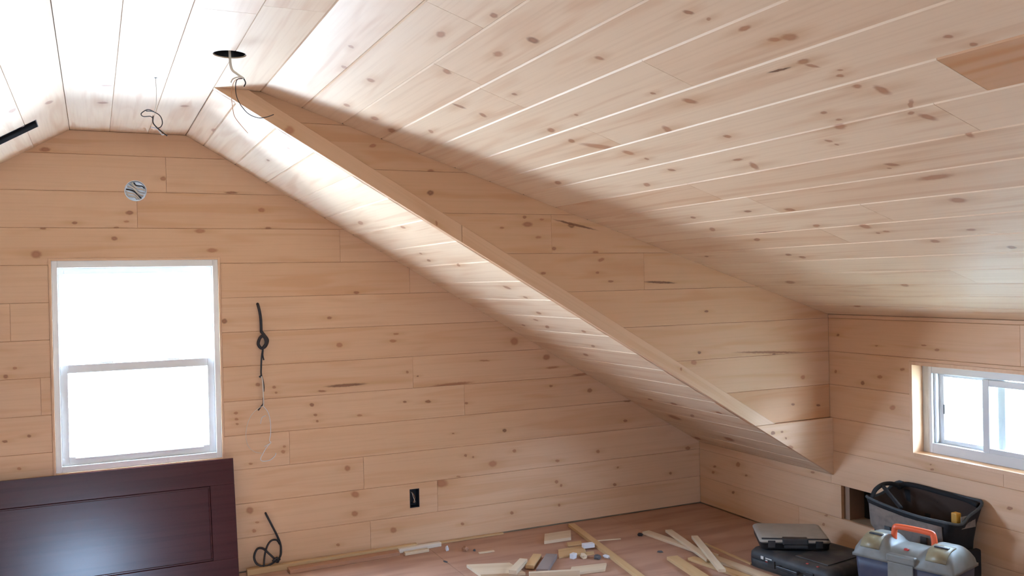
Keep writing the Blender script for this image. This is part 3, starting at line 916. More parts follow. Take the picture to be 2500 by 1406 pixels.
kt = KNOTS['trim']
xj = 1.455                                     # where the two lengths of trim meet
n_ = TW / sl
trim_piece([(XR, H), (xj, H - (xj - XR) * sl), (xj, H - (xj - XR) * sl + TW), (XR + n_, H)], [kt[4], kt[6]], 0.14)
xe = slope_x(ztip) + n_
zl = H - (xe - n_ - XR) * sl
trim_piece([(xj + 0.0012, H - (xj - XR) * sl), (slope_x(ztip), ztip), (xe, ztip), (xj + 0.0012, H - (xj - XR) * sl + TW)], [kt[5]], 0.05)
trim_piece([(slope_x(ztip) , ztip - 0.0012), (W, K), (W, ztip - 0.0012)], kt[:4], 0.22)

# ------------------------------------------------------------------ windows
def part_frame(name, a0, a1, b0, b1, w, d0, d1, axis, mat, parent, bev=0.002):
    return boxes(name, frame_boxes(a0, a1, b0, b1, w, d0, d1, axis), mat, parent, bev)


x0, x1, z0, z1 = WIN1
win1 = thing('window_1', 'tall white double-hung window glowing with daylight in the end wall', 'window')
win1['kind'] = 'structure'
g_ = 0.0005
jw = 0.012
for nm, lo, hi in (('jamb', (x0 + g_, D - 0.004, z0 + g_), (x0 + jw, D + 0.090, z1 - g_)), ('jamb', (x1 - jw, D - 0.004, z0 + g_), (x1 - g_, D + 0.090, z1 - g_)),
                   ('head_jamb', (x0 + jw, D - 0.004, z1 - jw), (x1 - jw, D + 0.090, z1 - g_)), ('sill', (x0 + jw, D - 0.004, z0 + g_), (x1 - jw, D + 0.090, z0 + jw))):
    box(nm, lo, hi, pine_mat(0), win1, 0.001)
a0, a1, b0, b1 = x0 + jw, x1 - jw, z0 + jw, z1 - jw
part_frame('frame', a0, a1, b0, b1, (0.026, 0.026, 0.03, 0.034), D + 0.006, D + 0.088, 'y', M['vinyl'], win1)
a0 += 0.026; a1 -= 0.026; b0 += 0.03; b1 -= 0.034
zm = 1.098
up = part_frame('upper_sash', a0, a1, zm - 0.022, b1, (0.026, 0.026, 0.034, 0.030), D + 0.054, D + 0.080, 'y', M['vinyl'], win1)
lo_ = part_frame('lower_sash', a0, a1, b0, zm + 0.022, (0.034, 0.034, 0.040, 0.040), D + 0.024, D + 0.051, 'y', M['vinyl'], win1)
box('pane', (a0 + 0.02, D + 0.066, zm), (a1 - 0.02, D + 0.069, b1 - 0.02), M['glass'], up)
box('pane', (a0 + 0.03, D + 0.036, b0 + 0.03), (a1 - 0.03, D + 0.039, zm), M['glass'], lo_)
for xx in (x0 + 0.24, x1 - 0.24):
    box('sash_lock', (xx - 0.035, D + 0.028, zm + 0.0222), (xx + 0.035, D + 0.047, zm + 0.030), M['vinyl'], lo_, 0.003)
box('lift_rail', (a0 + 0.06, D + 0.017, b0 + 0.026), (a1 - 0.06, D + 0.0239, b0 + 0.034), M['vinyl'], lo_, 0.002)

y0, y1, z0, z1 = WIN2
win2 = thing('window_2', 'small white sliding window in pine jambs low in the side wall', 'window')
win2['kind'] = 'structure'
jw = 0.018
xi, xo = W - 0.005, W + 0.128
for nm, lo, hi in (('jamb', (xi, y1 - jw, z0 + g_), (xo, y1 - g_, z1 - g_)), ('jamb', (xi, y0 + g_, z0 + g_), (xo, y0 + jw, z1 - g_)),
                   ('head_jamb', (xi, y0 + jw, z1 - jw), (xo, y1 - jw, z1 - g_)), ('sill', (xi, y0 + jw, z0 + g_), (xo, y1 - jw, z0 + jw))):
    o = box(nm, lo, hi, pine_mat(0), win2, 0.001)
    o['tone'] = 0.05
a0, a1, b0, b1 = y0 + jw, y1 - jw, z0 + jw, z1 - jw
part_frame('frame', a0, a1, b0, b1, (0.052, 0.052, 0.048, 0.040), W + 0.066, W + 0.125, 'x', M['vinyl_shaded'], win2)
a0 += 0.052; a1 -= 0.052; b0 += 0.048; b1 -= 0.040
fs = part_frame('fixed_sash', 2.672, a1, b0, b1, (0.036, 0.040, 0.020, 0.016), W + 0.100, W + 0.124, 'x', M['vinyl_shaded'], win2)
box('stop_bead', (W + 0.080, a1 - 0.014, b0), (W + 0.0999, a1, b1), M['vinyl_shaded'], win2, 0.003)
ss = part_frame('sliding_sash', 2.315, 2.765, b0 - 0.010, b1 - 0.006, (0.034, 0.034, 0.030, 0.030), W + 0.072, W + 0.096, 'x', M['vinyl_shaded'], win2)
box('pane', (W + 0.111, 2.70, b0 + 0.01), (W + 0.114, a1 - 0.02, b1 - 0.01), M['glass'], fs)
box('pane', (W + 0.083, 2.34, b0 + 0.01), (W + 0.086, 2.74, b1 - 0.02), M['glass'], ss)
box('latch', (W + 0.098, a1 - 0.0445, 0.80), (W + 0.101, a1 - 0.038, 0.845), M['blackp'], fs)


winb = thing('added_rear_window', 'unseen white framed window added behind the viewer for fill light', 'window')  # added rear window, out of view, for fill and the door's sheen
winb['kind'] = 'structure'
part_frame('frame', WINB[0] + g_, WINB[1] - g_, WINB[2] + g_, WINB[3] - g_, 0.04, YB - 0.11, YB - 0.02, 'y', M['vinyl'], winb)
box('pane', (WINB[0] + 0.03, YB - 0.065, WINB[2] + 0.03), (WINB[1] - 0.03, YB - 0.062, WINB[3] - 0.03), M['glass'], winb)

# ------------------------------------------------------------------ added outside, unseen: roof cutting ground light, bank dimming the side window
shade_roof = thing('added_roof', 'unseen grey shingled roof added below the tall window to cut ground light', 'roof')
shade_roof['kind'] = 'structure'
ry0, ry1, rz0, rz1 = D + 0.14, D + 2.1, 0.42, -0.22
nc = 20
for k in range(nc):
    ta, tb = k / nc, (k + 1) / nc
    ya_, yb_ = ry0 + (ry1 - ry0) * ta, ry0 + (ry1 - ry0) * tb + 0.02
    za_, zb_ = rz0 + (rz1 - rz0) * ta, rz0 + (rz1 - rz0) * tb
    vv = [(x, y, z) for x in (-3.6, 4.0) for (y, z) in ((ya_, za_), (yb_, zb_ + 0.008), (yb_, zb_ - 0.002), (ya_, za_ - 0.010))]
    link('added_roof_course', mesh('added_roof_course', vv, [(0, 1, 2, 3), (7, 6, 5, 4), (0, 4, 5, 1), (1, 5, 6, 2), (2, 6, 7, 3), (3, 7, 4, 0)]), M['shingle'], shade_roof)
random.seed(21)
gv, gf = [], []
nx2, ny2 = 26, 30
for j in range(ny2 + 1):
    for i in range(nx2 + 1):
        t = i / nx2
        gv.append((W + 0.35 + 15.5 * t, -12 + 30 * j / ny2, -2.8 + 9.5 * max(0.0, t - 0.08) ** 0.8 + random.uniform(-0.15, 0.15)))
for j in range(ny2):
    for i in range(nx2):
        a = j * (nx2 + 1) + i
        gf.append((a, a + 1, a + nx2 + 2, a + nx2 + 1))
bank = link('added_bank', mesh('added_bank', gv, gf, True), M['grass'])  # added bank, out of view, lowers the daylight entering the slider
tag(bank, 'unseen grassy bank added outside the small sliding window to dim its daylight', 'hill', kind='structure')

# ------------------------------------------------------------------ wiring left open by the electrician
def cyl_mesh(name, c, r, axis, depth, n=32):
    bm = bmesh.new()
    bmesh.ops.create_cone(bm, cap_ends=True, segments=n, radius1=r, radius2=r, depth=depth)
    q = Vector((0, 0, 1)).rotation_difference(Vector(axis))
    bmesh.ops.transform(bm, matrix=Matrix.Translation(c) @ q.to_matrix().to_4x4(), verts=bm.verts)
    return from_bm(name, bm)


def cup(name, c, r, axis, depth, mat, parent, t=0.0025, n=32):
    """round open box: rim at c, floor depth behind it"""
    q = Vector((0, 0, 1)).rotation_difference(Vector(axis)).to_matrix().to_4x4()
    mw = Matrix.Translation(c) @ q
    prof = [(r, 0.0), (r, -depth), (0.0, -depth), (0.0, -depth + t), (r - t, -depth + t), (r - t, 0.0)]
    verts, faces = [], []
    ring = []
    for rad, z in prof:
        if rad == 0.0:
            ring.append([len(verts)]); verts.append(mw @ Vector((0, 0, z)))
        else:
            ids = []
            for i in range(n):
                a = 2 * math.pi * i / n
                ids.append(len(verts)); verts.append(mw @ Vector((rad * math.cos(a), rad * math.sin(a), z)))
            ring.append(ids)
    for k in range(len(ring)):
        A, B = ring[k], ring[(k + 1) % len(ring)]
        for i in range(n):
            j = (i + 1) % n
            if len(A) == 1 and len(B) == 1:
                continue
            if len(A) == 1:
                faces.append((A[0], B[i], B[j]))
            elif len(B) == 1:
                faces.append((A[i], A[j], B[0]))
            else:
                faces.append((A[i], A[j], B[j], B[i]))
    bm = bmesh.new()
    bm.from_mesh(mesh(name, verts, faces))
    return link(name, from_bm(name, bm), mat, parent)


def near(objs, pt, rad):
    out = []
    for o in objs:
        inv = o.matrix_world.inverted()
        p = inv @ Vector(pt)
        bb = [Vector(c) for c in o.bound_box]
        lo = [min(b[i] for b in bb) - rad for i in range(3)]
        hi = [max(b[i] for b in bb) + rad for i in range(3)]
        if all(lo[i] <= p[i] <= hi[i] for i in range(3)):
            out.append(o)
    return out


bpy.context.view_layer.update()

# round ceiling-fixture box on the end wall
jc = Vector((0.2, D, 1.964))
cut(near(PLANKS['gable'], jc, 0.05) , cyl_mesh('c', jc, 0.0515, (0, 1, 0), 0.12))
jb = thing('junction_box', 'round galvanised junction box stuffed with wires above the tall window', 'electrical box', jc)
cup('box_shell', (0, -0.002, 0), 0.051, (0, -1, 0), 0.045, M['steel'], jb)
random.seed(3)
for k, (mt, r_) in enumerate((('cordw', 0.0042), ('cordc', 0.0036), ('cord', 0.0036), ('cordw', 0.004), ('steel', 0.0026), ('cordw', 0.0038), ('cord', 0.003))):
    a = 0.5 + k * 0.42
    c_, s_ = math.cos(-0.55), math.sin(-0.55)
    off = (k - 3) * 0.0105
    w_ = math.sqrt(max(0.0, 0.042 ** 2 - off ** 2))
    pts = []
    for t in (-1, -0.5, 0, 0.5, 1):
        lx, lz = t * w_, off + 0.006 * math.sin(t * 3 + k)
        pts.append((lx * c_ - lz * s_, 0.012 - 0.006 * math.cos(t * 1.5) - 0.002 * (k % 2), lx * s_ + lz * c_))
    tube('wire', pts, r_, M[mt], jb)

# outlet box low on the end wall
oc = Vector((1.608, D, 0.2715))
hw, hh = 0.028, 0.0525
bmc = bm_box(bmesh.new(), oc - Vector((hw, 0.06, hh)), oc + Vector((hw, 0.06, hh)))
cut(near(PLANKS['gable'], oc, 0.05) , from_bm('c', bmc))
ob = thing('outlet_box', 'dark open outlet box with bare wires low on the end wall', 'electrical box', oc)
boxes('box_shell', [((-hw, -0.001, -hh), (-hw + 0.003, 0.055, hh)), ((hw - 0.003, -0.001, -hh), (hw, 0.055, hh)), ((-hw + 0.003, -0.001, -hh), (hw - 0.003, 0.055, -hh + 0.003)),
                    ((-hw + 0.003, -0.001, hh - 0.003), (hw - 0.003, 0.055, hh)), ((-hw + 0.003, 0.052, -hh + 0.003), (hw - 0.003, 0.055, hh - 0.003))], M['boxblue'], ob)
tube('wire', [(-0.014, 0.045, 0.03), (-0.012, 0.008, 0.03), (-0.006, 0.002, 0.006), (0.004, 0.006, -0.02), (0.002, 0.02, -0.03)], 0.0018, M['cordw'], ob)
tube('wire', [(0.006, 0.045, 0.032), (-0.004, 0.01, 0.026), (0.004, 0.006, 0.0), (-0.006, 0.008, -0.026)], 0.0016, M['copper'], ob)
tube('wire', [(-0.008, 0.045, -0.035), (0.006, 0.014, -0.034), (0.014, 0.012, -0.02)], 0.002, M['cord'], ob)

# recessed-light opening in the flat ceiling
cc = Vector((0.427, 3.077, H))
cut(near(PLANKS['flat'], cc, 0.055) , cyl_mesh('c', cc, 0.0535, (0, 0, 1), 0.2))
can = thing('recessed_light_can', 'empty black recessed light opening in the flat ceiling strip', 'light fitting', cc)
cup('can_shell', (0, 0, 0.004), 0.053, (0, 0, -1), 0.11, M['can'], can)
cable = thing('ceiling_cable', 'pale cable dangling from the round ceiling opening with its wires splayed', 'cable', cc)
S3 = 3.077
dy = -0.004
tube('jacket', [(0, 0, 0.09), (0.0, dy, -0.004), (0.003, dy - 0.01, -0.05), (0.018, dy - 0.02, -0.068), (0.040, dy - 0.02, -0.082)], 0.0042, M['cordw'], cable)
tube('wire', [(0.040, dy - 0.02, -0.082), (0.018, -0.03, -0.088), (0.012, -0.03, -0.12), (0.02, -0.03, -0.158), (0.048, -0.03, -0.196), (0.081, -0.03, -0.21), (0.11, -0.03, -0.206), (0.134, -0.03, -0.196)], 0.0014, M['cord'], cable)
tube('wire', [(0.040, dy - 0.02, -0.082), (0.012, -0.02, -0.09), (0.0, -0.02, -0.13), (0.004, -0.02, -0.19), (0.014, -0.02, -0.218), (0.05, -0.02, -0.262)], 0.0011, M['copper'], cable)
tube('wire', [(0.040, dy - 0.02, -0.082), (0.024, -0.035, -0.08), (0.004, -0.035, -0.088), (-0.002, -0.03, -0.10)], 0.002, M['cordw'], cable)
tube('wire', [(0.040, dy - 0.02, -0.082), (0.046, -0.02, -0.095), (0.040, -0.02, -0.108)], 0.002, M['cord'], cable)

# second loop of wire, by the end wall
wc = Vector((0.224, 3.509, H))
loopw = thing('hanging_wire_loop', 'thin coiled wire hanging on a strand from the ceiling before the end wall', 'cable', wc)
box('hole_plug', (-0.005, -0.005, -0.0012), (0.005, 0.005, -0.0001), M['cord'], loopw, 0.0004)
tube('strand', [(0, 0, -0.001), (0.001, 0, -0.05), (-0.001, 0, -0.10), (-0.008, 0, -0.125)], 0.0011, M['cordw'], loopw)
tube('wire', [(-0.008, 0, -0.125), (-0.03, -0.01, -0.12), (-0.052, -0.01, -0.135), (-0.046, -0.012, -0.146), (-0.022, -0.01, -0.144), (-0.014, -0.008, -0.15)], 0.0017, M['cord'], loopw)
tube('wire', [(-0.035, 0.01, -0.122), (-0.012, 0.012, -0.122), (0.012, 0.01, -0.136), (0.020, 0.008, -0.16), (0.014, 0.0, -0.178), (0.004, -0.004, -0.184)], 0.0017, M['cord'], loopw)
tube('wire', [(-0.012, 0, -0.14), (-0.013, -0.008, -0.166), (0.0, -0.01, -0.184), (0.020, -0.012, -0.202), (0.034, -0.014, -0.213)], 0.0022, M['cord'], loopw)
tube('bare_end', [(-0.02, 0, -0.182), (-0.006, -0.004, -0.184), (0.004, -0.006, -0.190), (0.016, -0.006, -0.207), (0.024, -0.006, -0.207)], 0.0022, M['foam'], loopw)

# wiring box let into the left slope
Ul = Vector((0, -1, 0)); Nl = Ul.cross(Vl)
lb_o = Vector((XL, 0, H)) + Ul * -4.235 + Vl * 0.235
rotl = Matrix((Ul, Vl, Nl)).transposed().to_4x4()
mwl = Matrix.Translation(lb_o) @ rotl
hu, hv = 0.082, 0.105
bmc = bm_box(bmesh.new(), (-hu, -hv, -0.1), (hu, hv, 0.05))
bmesh.ops.transform(bmc, matrix=mwl, verts=bmc.verts)
cut(near(PLANKS['lslope'], lb_o, 0.12) , from_bm('c', bmc))
lbx = thing('ceiling_wiring_box', 'rectangular open wiring box set into the left sloped ceiling', 'electrical box')
lbx.matrix_world = mwl
t_ = 0.004
boxes('box_shell', [((-hu, -hv, -0.06), (-hu + t_, hv, 0.001)), ((hu - t_, -hv, -0.06), (hu, hv, 0.001)), ((-hu + t_, -hv, -0.06), (hu - t_, -hv + t_, 0.001)),
                    ((-hu + t_, hv - t_, -0.06), (hu - t_, hv, 0.001)), ((-hu + t_, -hv + t_, -0.064), (hu - t_, hv - t_, -0.06))], M['boxblue'], lbx)
tube('wire', [(-0.03, -0.08, -0.05), (0.02, -0.06, -0.012), (0.04, -0.02, -0.012), (0.0, 0.02, -0.02), (0.04, 0.07, -0.015), (0.05, 0.09, -0.04)], 0.003, M['cordw'], lbx)
tube('wire', [(0.0, -0.08, -0.05), (0.05, -0.07, -0.01), (0.055, -0.04, -0.008), (0.03, -0.03, -0.02)], 0.003, M['cord'], lbx)

# black cable with thin pale wire, hung on the end wall beside the window
yw = -0.012
wa = Vector((0.774, D, 1.388))


def onwall(base, lst, y=yw):
    return [(p[0] - base.x, (p[2] if len(p) > 2 else y), p[1] - base.z) for p in lst]


c1 = thing('wall_cable', 'knotted black cable hanging on the end wall beside the window', 'cable', wa)
tube('sheath', onwall(wa, [(0.774, 1.388, 0.01), (0.774, 1.384, -0.008), (0.781, 1.35), (0.786, 1.31), (0.787, 1.265), (0.787, 1.24)]), 0.0075, M['cord'], c1)
tube('knot', onwall(wa, [(0.787, 1.245), (0.803, 1.222, -0.02), (0.816, 1.198, -0.022), (0.806, 1.168, -0.02), (0.785, 1.158, -0.018), (0.770, 1.180, -0.016), (0.778, 1.208, -0.014), (0.792, 1.222, -0.024), (0.805, 1.206, -0.03), (0.806, 1.180, -0.028), (0.792, 1.160, -0.026)]), 0.0080, M['cord'], c1)
tube('tail', onwall(wa, [(0.794, 1.165, -0.02), (0.789, 1.13), (0.785, 1.10), (0.782, 1.05), (0.782, 1.02), (0.790, 0.985), (0.793, 0.955), (0.791, 0.93)]), 0.0042, M['cord'], c1)
tube('tail', onwall(wa, [(0.793, 1.15, -0.018), (0.792, 1.12), (0.797, 1.095)]), 0.0036, M['cord'], c1)
tube('tail', onwall(wa, [(0.782, 1.02), (0.776, 1.008), (0.772, 1.013)]), 0.0036, M['cord'], c1)
wbp = Vector((0.784, D, 1.01))
c2 = thing('thin_wire_coil', 'thin pale wire looping in a loose ring below the knotted black cable', 'cable', wbp)
tube('strand', onwall(wbp, [(0.782, 1.012), (0.787, 0.985), (0.789, 0.93), (0.790, 0.88), (0.789, 0.855)], -0.017), 0.0028, M['cordw'], c2)
tube('splice', onwall(wbp, [(0.789, 0.90), (0.788, 0.87), (0.778, 0.855), (0.770, 0.845), (0.762, 0.835)], -0.013), 0.0034, M['cord'], c2)
tube('ring', onwall(wbp, [(0.789, 0.855), (0.765, 0.848), (0.728, 0.815), (0.705, 0.765), (0.697, 0.705), (0.708, 0.655), (0.740, 0.622), (0.775, 0.612)], -0.015), 0.0016, M['cordc'], c2)
tube('ring', onwall(wbp, [(0.789, 0.855), (0.812, 0.82), (0.822, 0.77), (0.822, 0.71), (0.816, 0.675), (0.822, 0.662), (0.796, 0.648), (0.788, 0.645)], -0.016), 0.0019, M['foam'], c2)
tube('ring', onwall(wbp, [(0.800, 0.805), (0.780, 0.796), (0.772, 0.765)], -0.015), 0.0017, M['foam'], c2)
tube('ring', onwall(wbp, [(0.822, 0.662), (0.800, 0.64), (0.775, 0.60), (0.768, 0.58), (0.780, 0.57), (0.815, 0.572), (0.842, 0.592), (0.846, 0.606)], -0.018), 0.0021, M['foam'], c2)
wl = Vector((0.791, D, 0.29))
c3 = thing('floor_cable', 'black cable leaving a hole low in the end wall and looping above the floor', 'cable', wl)
tube('sheath', onwall(wl, [(0.791, 0.292, 0.01), (0.791, 0.289, -0.008), (0.815, 0.235), (0.842, 0.175), (0.858, 0.130), (0.862, 0.095), (0.852, 0.062, -0.03), (0.815, 0.040, -0.04), (0.775, 0.030, -0.045),
                           (0.735, 0.045, -0.04), (0.722, 0.080, -0.03), (0.738, 0.118, -0.025), (0.768, 0.116, -0.02), (0.800, 0.085, -0.03), (0.832, 0.052, -0.04), (0.85, 0.058, -0.05)], -0.012), 0.0056, M['cord'], c3)
tube('loop', onwall(wl, [(0.856, 0.125, -0.014), (0.840, 0.150, -0.02), (0.812, 0.152, -0.022), (0.790, 0.128, -0.026), (0.776, 0.085, -0.03), (0.768, 0.045, -0.045), (0.768, 0.020, -0.05), (0.780, 0.014, -0.055)], -0.02), 0.0050, M['cord'], c3)
tube('tie', onwall(wl, [(0.815, 0.056, -0.042), (0.838, 0.046, -0.05), (0.834, 0.066, -0.052), (0.812, 0.050, -0.05)]), 0.0075, M['cord'], c3)

# ------------------------------------------------------------------ door lying on its side under the window
DL, DW, DT = 2.03, 0.62, 0.035
door = thing('panel_door', 'dark mahogany red panel door on its side leaning under the window', 'door', (0.627, 4.602, 0.001))
tilt = math.radians(12)
door.rotation_euler = (-tilt, 0, 0)     # local z runs up the leaning face, local x along its length, -y faces the room
st, rl = 0.128, 0.118
boxes('stile', [((-DL, 0, 0), (0, DT, st))], M['door'], door, 0.002)
boxes('stile', [((-DL, 0, DW - st), (0, DT, DW))], M['door'], door, 0.002)
boxes('rail', [((-rl, 0.0004, st), (0, DT - 0.0004, DW - st))], M['door'], door, 0.001)
boxes('rail', [((-DL, 0.0004, st), (-DL + rl, DT - 0.0004, DW - st))], M['door'], door, 0.001)
box('panel', (-DL + rl, 0.011, st), (-rl, DT - 0.011, DW - st), M['door'], door)
mo = []
for (lo, hi) in (((-DL + rl, 0.0055, st), (-rl, 0.0109, st + 0.010)), ((-DL + rl, 0.0055, DW - st - 0.010), (-rl, 0.0109, DW - st)),
                 ((-rl - 0.010, 0.0055, st + 0.010), (-rl, 0.0109, DW - st - 0.010)), ((-DL + rl, 0.0055, st + 0.010), (-DL + rl + 0.010, 0.0109, DW - st - 0.010))):
    box('bead_moulding', lo, hi, M['door'], door, 0.003)

# ------------------------------------------------------------------ tools in the corner
def rrect(hx, hy, r, n=6):
    out = []
    for qx, qy, a0_ in ((1, 1, 0), (-1, 1, 90), (-1, -1, 180), (1, -1, 270)):
        for k in range(n + 1):
            a = math.radians(a0_ + 90 * k / n)
            out.append((qx * (hx - r) + r * math.cos(a), qy * (hy - r) + r * math.sin(a)))
    return out


def loft(name, rings, mat, parent, cap0=True, cap1=True, smooth=True):
    n = len(rings[0])
    verts = [p for r in rings for p in r]
    faces = []
    for k in range(len(rings) - 1):
        for i in range(n):
            j = (i + 1) % n
            faces.append((k * n + i, k * n + j, (k + 1) * n + j, (k + 1) * n + i))
    if cap0:
        faces.append(tuple(range(n))[::-1])
    if cap1:
        faces.append(tuple((len(rings) - 1) * n + i for i in range(n)))
    return link(name, mesh(name, verts, faces, smooth), mat, parent)


# flat black power-tool case
case = thing('tool_case', 'low black tool case on the floor under the small organizer', 'tool case', (3.235, 3.395, 0), math.radians(8))
loft('base', [[(x, y, z) for x, y in rrect(hx, hy, 0.035)] for hx, hy, z in ((0.19, 0.235, 0.0), (0.205, 0.25, 0.008), (0.207, 0.252, 0.045), (0.205, 0.25, 0.048))], M['dustp'], case)
loft('lid', [[(x, y, z) for x, y in rrect(hx, hy, 0.035)] for hx, hy, z in ((0.205, 0.25, 0.0482), (0.207, 0.252, 0.052), (0.205, 0.25, 0.078), (0.192, 0.237, 0.095), (0.165, 0.21, 0.101))], M['dustp'], case)
box('lid_panel', (-0.150, -0.19, 0.1012), (0.150, 0.0, 0.106), M['dustp'], case, 0.002)
for yy in (-0.13, 0.10):
    box('latch', (-0.212, yy - 0.022, 0.030), (-0.2068, yy + 0.022, 0.066), M['blackp'], case, 0.002)
box('handle', (-0.232, -0.075, 0.040), (-0.222, 0.055, 0.058), M['blackp'], case, 0.004)
for yy in (-0.070, 0.040):
    box('handle_arm', (-0.2225, yy, 0.042), (-0.2065, yy + 0.012, 0.056), M['blackp'], case)
# print on the long side: a round badge and two short lines too small to read
badge = box('badge', (-0.2085, 0.150, 0.058), (-0.2072, 0.168, 0.074), M['white'], case, 0.0006)
for k, (ya, yb_) in enumerate(((0.098, 0.138), (0.104, 0.138))):
    box('print_line', (-0.2085, ya, 0.066 - 0.010 * k), (-0.2072, yb_, 0.071 - 0.010 * k), M['white'], case)
box('print_line', (-0.2085, 0.11, 0.0500), (-0.2072, 0.138, 0.0530), M['red'], case)
for yy in (-0.105, -0.165):
    box('clip', (-0.19, yy, 0.088), (-0.178, yy + 0.012, 0.0985), M['red'], case, 0.002)

# small organizer box on top of it
org = thing('parts_organizer', 'small parts organizer with dusty grey lid lying on the black case', 'organizer', (3.225, 3.56, 0.106), math.radians(-33))
ox, oy = 0.172, 0.150
loft('tray', [[(x, y, z) for x, y in rrect(hx, hy, 0.02)] for hx, hy, z in ((ox - 0.012, oy - 0.012, 0.0), (ox - 0.006, oy - 0.006, 0.004), (ox - 0.004, oy - 0.004, 0.030), (ox, oy, 0.031), (ox, oy, 0.036))], M['blackp'], org)
loft('lid', [[(x, y, z) for x, y in rrect(hx, hy, 0.02)] for hx, hy, z in ((ox, oy, 0.0362), (ox + 0.001, oy + 0.001, 0.042), (ox - 0.004, oy - 0.004, 0.050), (ox - 0.014, oy - 0.014, 0.056), (ox - 0.02, oy - 0.02, 0.057))], M['smoke'], org)
box('lid_rim', (-ox + 0.01, -oy + 0.004, 0.051), (ox - 0.01, -oy + 0.016, 0.0565), M['blackp'], org, 0.001)
box('handle', (-0.062, -oy - 0.012, 0.026), (0.062, -oy + 0.030, 0.0605), M['blackp'], org, 0.006)
box('handle_grip', (-0.058, -oy - 0.020, 0.014), (0.058, -oy - 0.0125, 0.030), M['blackp'], org, 0.003)
for xx in (-0.115, 0.115):
    box('latch', (xx - 0.018, -oy - 0.006, 0.012), (xx + 0.018, -oy - 0.0015, 0.048), M['blackp'], org, 0.002)

# toolbox with orange handle
tbx = thing('toolbox', 'navy toolbox with grey lid and orange carrying handle beside the tool bag', 'toolbox', (3.165, 2.740, 0), math.radians(15))
hy_ = 0.218


def tb_ring(hx, hy, z, r=0.03):
    return [(x, y, z) for x, y in rrect(hx, hy, r)]


loft('body', [tb_ring(0.092, hy_ - 0.03, 0.0), tb_ring(0.098, hy_ - 0.022, 0.006), tb_ring(0.112, hy_ - 0.006, 0.20), tb_ring(0.114, hy_ - 0.004, 0.245)], M['navy'], tbx)
nx_, ny_ = 16, 60
verts, faces = [], []
for j in range(ny_ + 1):
    y = -hy_ + 2 * hy_ * j / ny_
    ay = abs(y)
    e = min(1.0, (hy_ - ay) / 0.055)
    endr = math.sqrt(max(0.0, 1 - (1 - e) ** 2)) if e < 1 else 1.0
    hump = 0.5 - 0.5 * math.cos(math.pi * max(0.0, min(1.0, (ay - 0.055) / 0.05)))
    top = 0.060 + 0.032 * hump
    for i in range(nx_ + 1):
        s = -1 + 2 * i / nx_
        x = 0.117 * s
        cs = (1 - abs(s) ** 3.2) ** 0.55 if abs(s) < 1 else 0.0
        verts.append((x, y, 0.2455 + 0.012 + (top - 0.012) * cs * endr))
base_n = len(verts)
for j in range(ny_):
    for i in range(nx_):
        a = j * (nx_ + 1) + i
        faces.append((a, a + 1, a + nx_ + 2, a + nx_ + 1))
# skirt down to the body
ringi = [i for i in range(nx_ + 1)] + [j * (nx_ + 1) + nx_ for j in range(1, ny_ + 1)] + [ny_ * (nx_ + 1) + i for i in range(nx_ - 1, -1, -1)] + [j * (nx_ + 1) for j in range(ny_ - 1, 0, -1)]
for q in ringi:
    verts.append((verts[q][0], verts[q][1], 0.2452))
m_ = len(ringi)
for i in range(m_):
    j = (i + 1) % m_
    faces.append((ringi[j], ringi[i], base_n + i, base_n + j))
faces.append(tuple(base_n + i for i in range(m_)))
bm = bmesh.new(); bm.from_mesh(mesh('lid', verts, faces))
lid = link('lid', from_bm('lid', bm, True), M['lidgrey'], tbx)
for sy in (-1, 1):                                   # see-through compartment covers on both humps
    yc = sy * 0.142
    tr_ = []
    for k in range(9):
        s = -0.93 + k * 0.105
        zz = 0.2455 + 0.012 + 0.080 * (1 - abs(s) ** 3.2) ** 0.55
        tr_.append((0.117 * s - 0.0015, zz + 0.002))
    vv, ff = [], []
    for (xx, zz) in tr_:
        for y in (yc - 0.042, yc + 0.042):
            vv += [(xx, y, zz), (xx + 0.004, y, zz - 0.006)]
    for k in range(len(tr_) - 1):
        b0_, b1_ = k * 4, k * 4 + 4
        ff += [(b0_, b1_, b1_ + 2, b0_ + 2), (b0_ + 1, b0_ + 3, b1_ + 3, b1_ + 1), (b0_, b0_ + 1, b1_ + 1, b1_), (b0_ + 2, b1_ + 2, b1_ + 3, b0_ + 3)]
    e_ = (len(tr_) - 1) * 4
    ff += [(0, 2, 3, 1), (e_, e_ + 1, e_ + 3, e_ + 2)]
    bm = bmesh.new(); bm.from_mesh(mesh('compartment_cover', vv, ff))
    cv = link('compartment_cover', from_bm('compartment_cover', bm, True), M['tray'], tbx)
    box('catch', (-0.055, yc - 0.03, 0.3335), (-0.038, yc + 0.03, 0.3415), M['blackp'], cv, 0.002)
box('latch_plate', (-0.1245, -0.055, 0.150), (-0.1172, 0.055, 0.255), M['lidgrey'], tbx, 0.003)
box('latch_plate', (-0.1235, -0.062, 0.2545), (-0.060, 0.062, 0.288), M['lidgrey'], tbx, 0.006)
box('button', (-0.070, -0.010, 0.2885), (-0.056, 0.010, 0.3075), M['red'], tbx, 0.003)
hb = []
for (y, z) in ((-0.088, 0.296), (-0.088, 0.335), (-0.083, 0.366), (-0.070, 0.374), (0.0, 0.376), (0.070, 0.374), (0.083, 0.366), (0.088, 0.335), (0.088, 0.296)):
    hb.append((0.004, y, z))
tube('handle', hb, 0.0125, M['orange'], tbx, sides=10, sub=5)

# open canvas tool bag by the wall
bag = thing('tool_bag', 'open black canvas tool bag with dusty grey front against the side wall', 'bag', (3.446, 2.935, 0), 0.0)


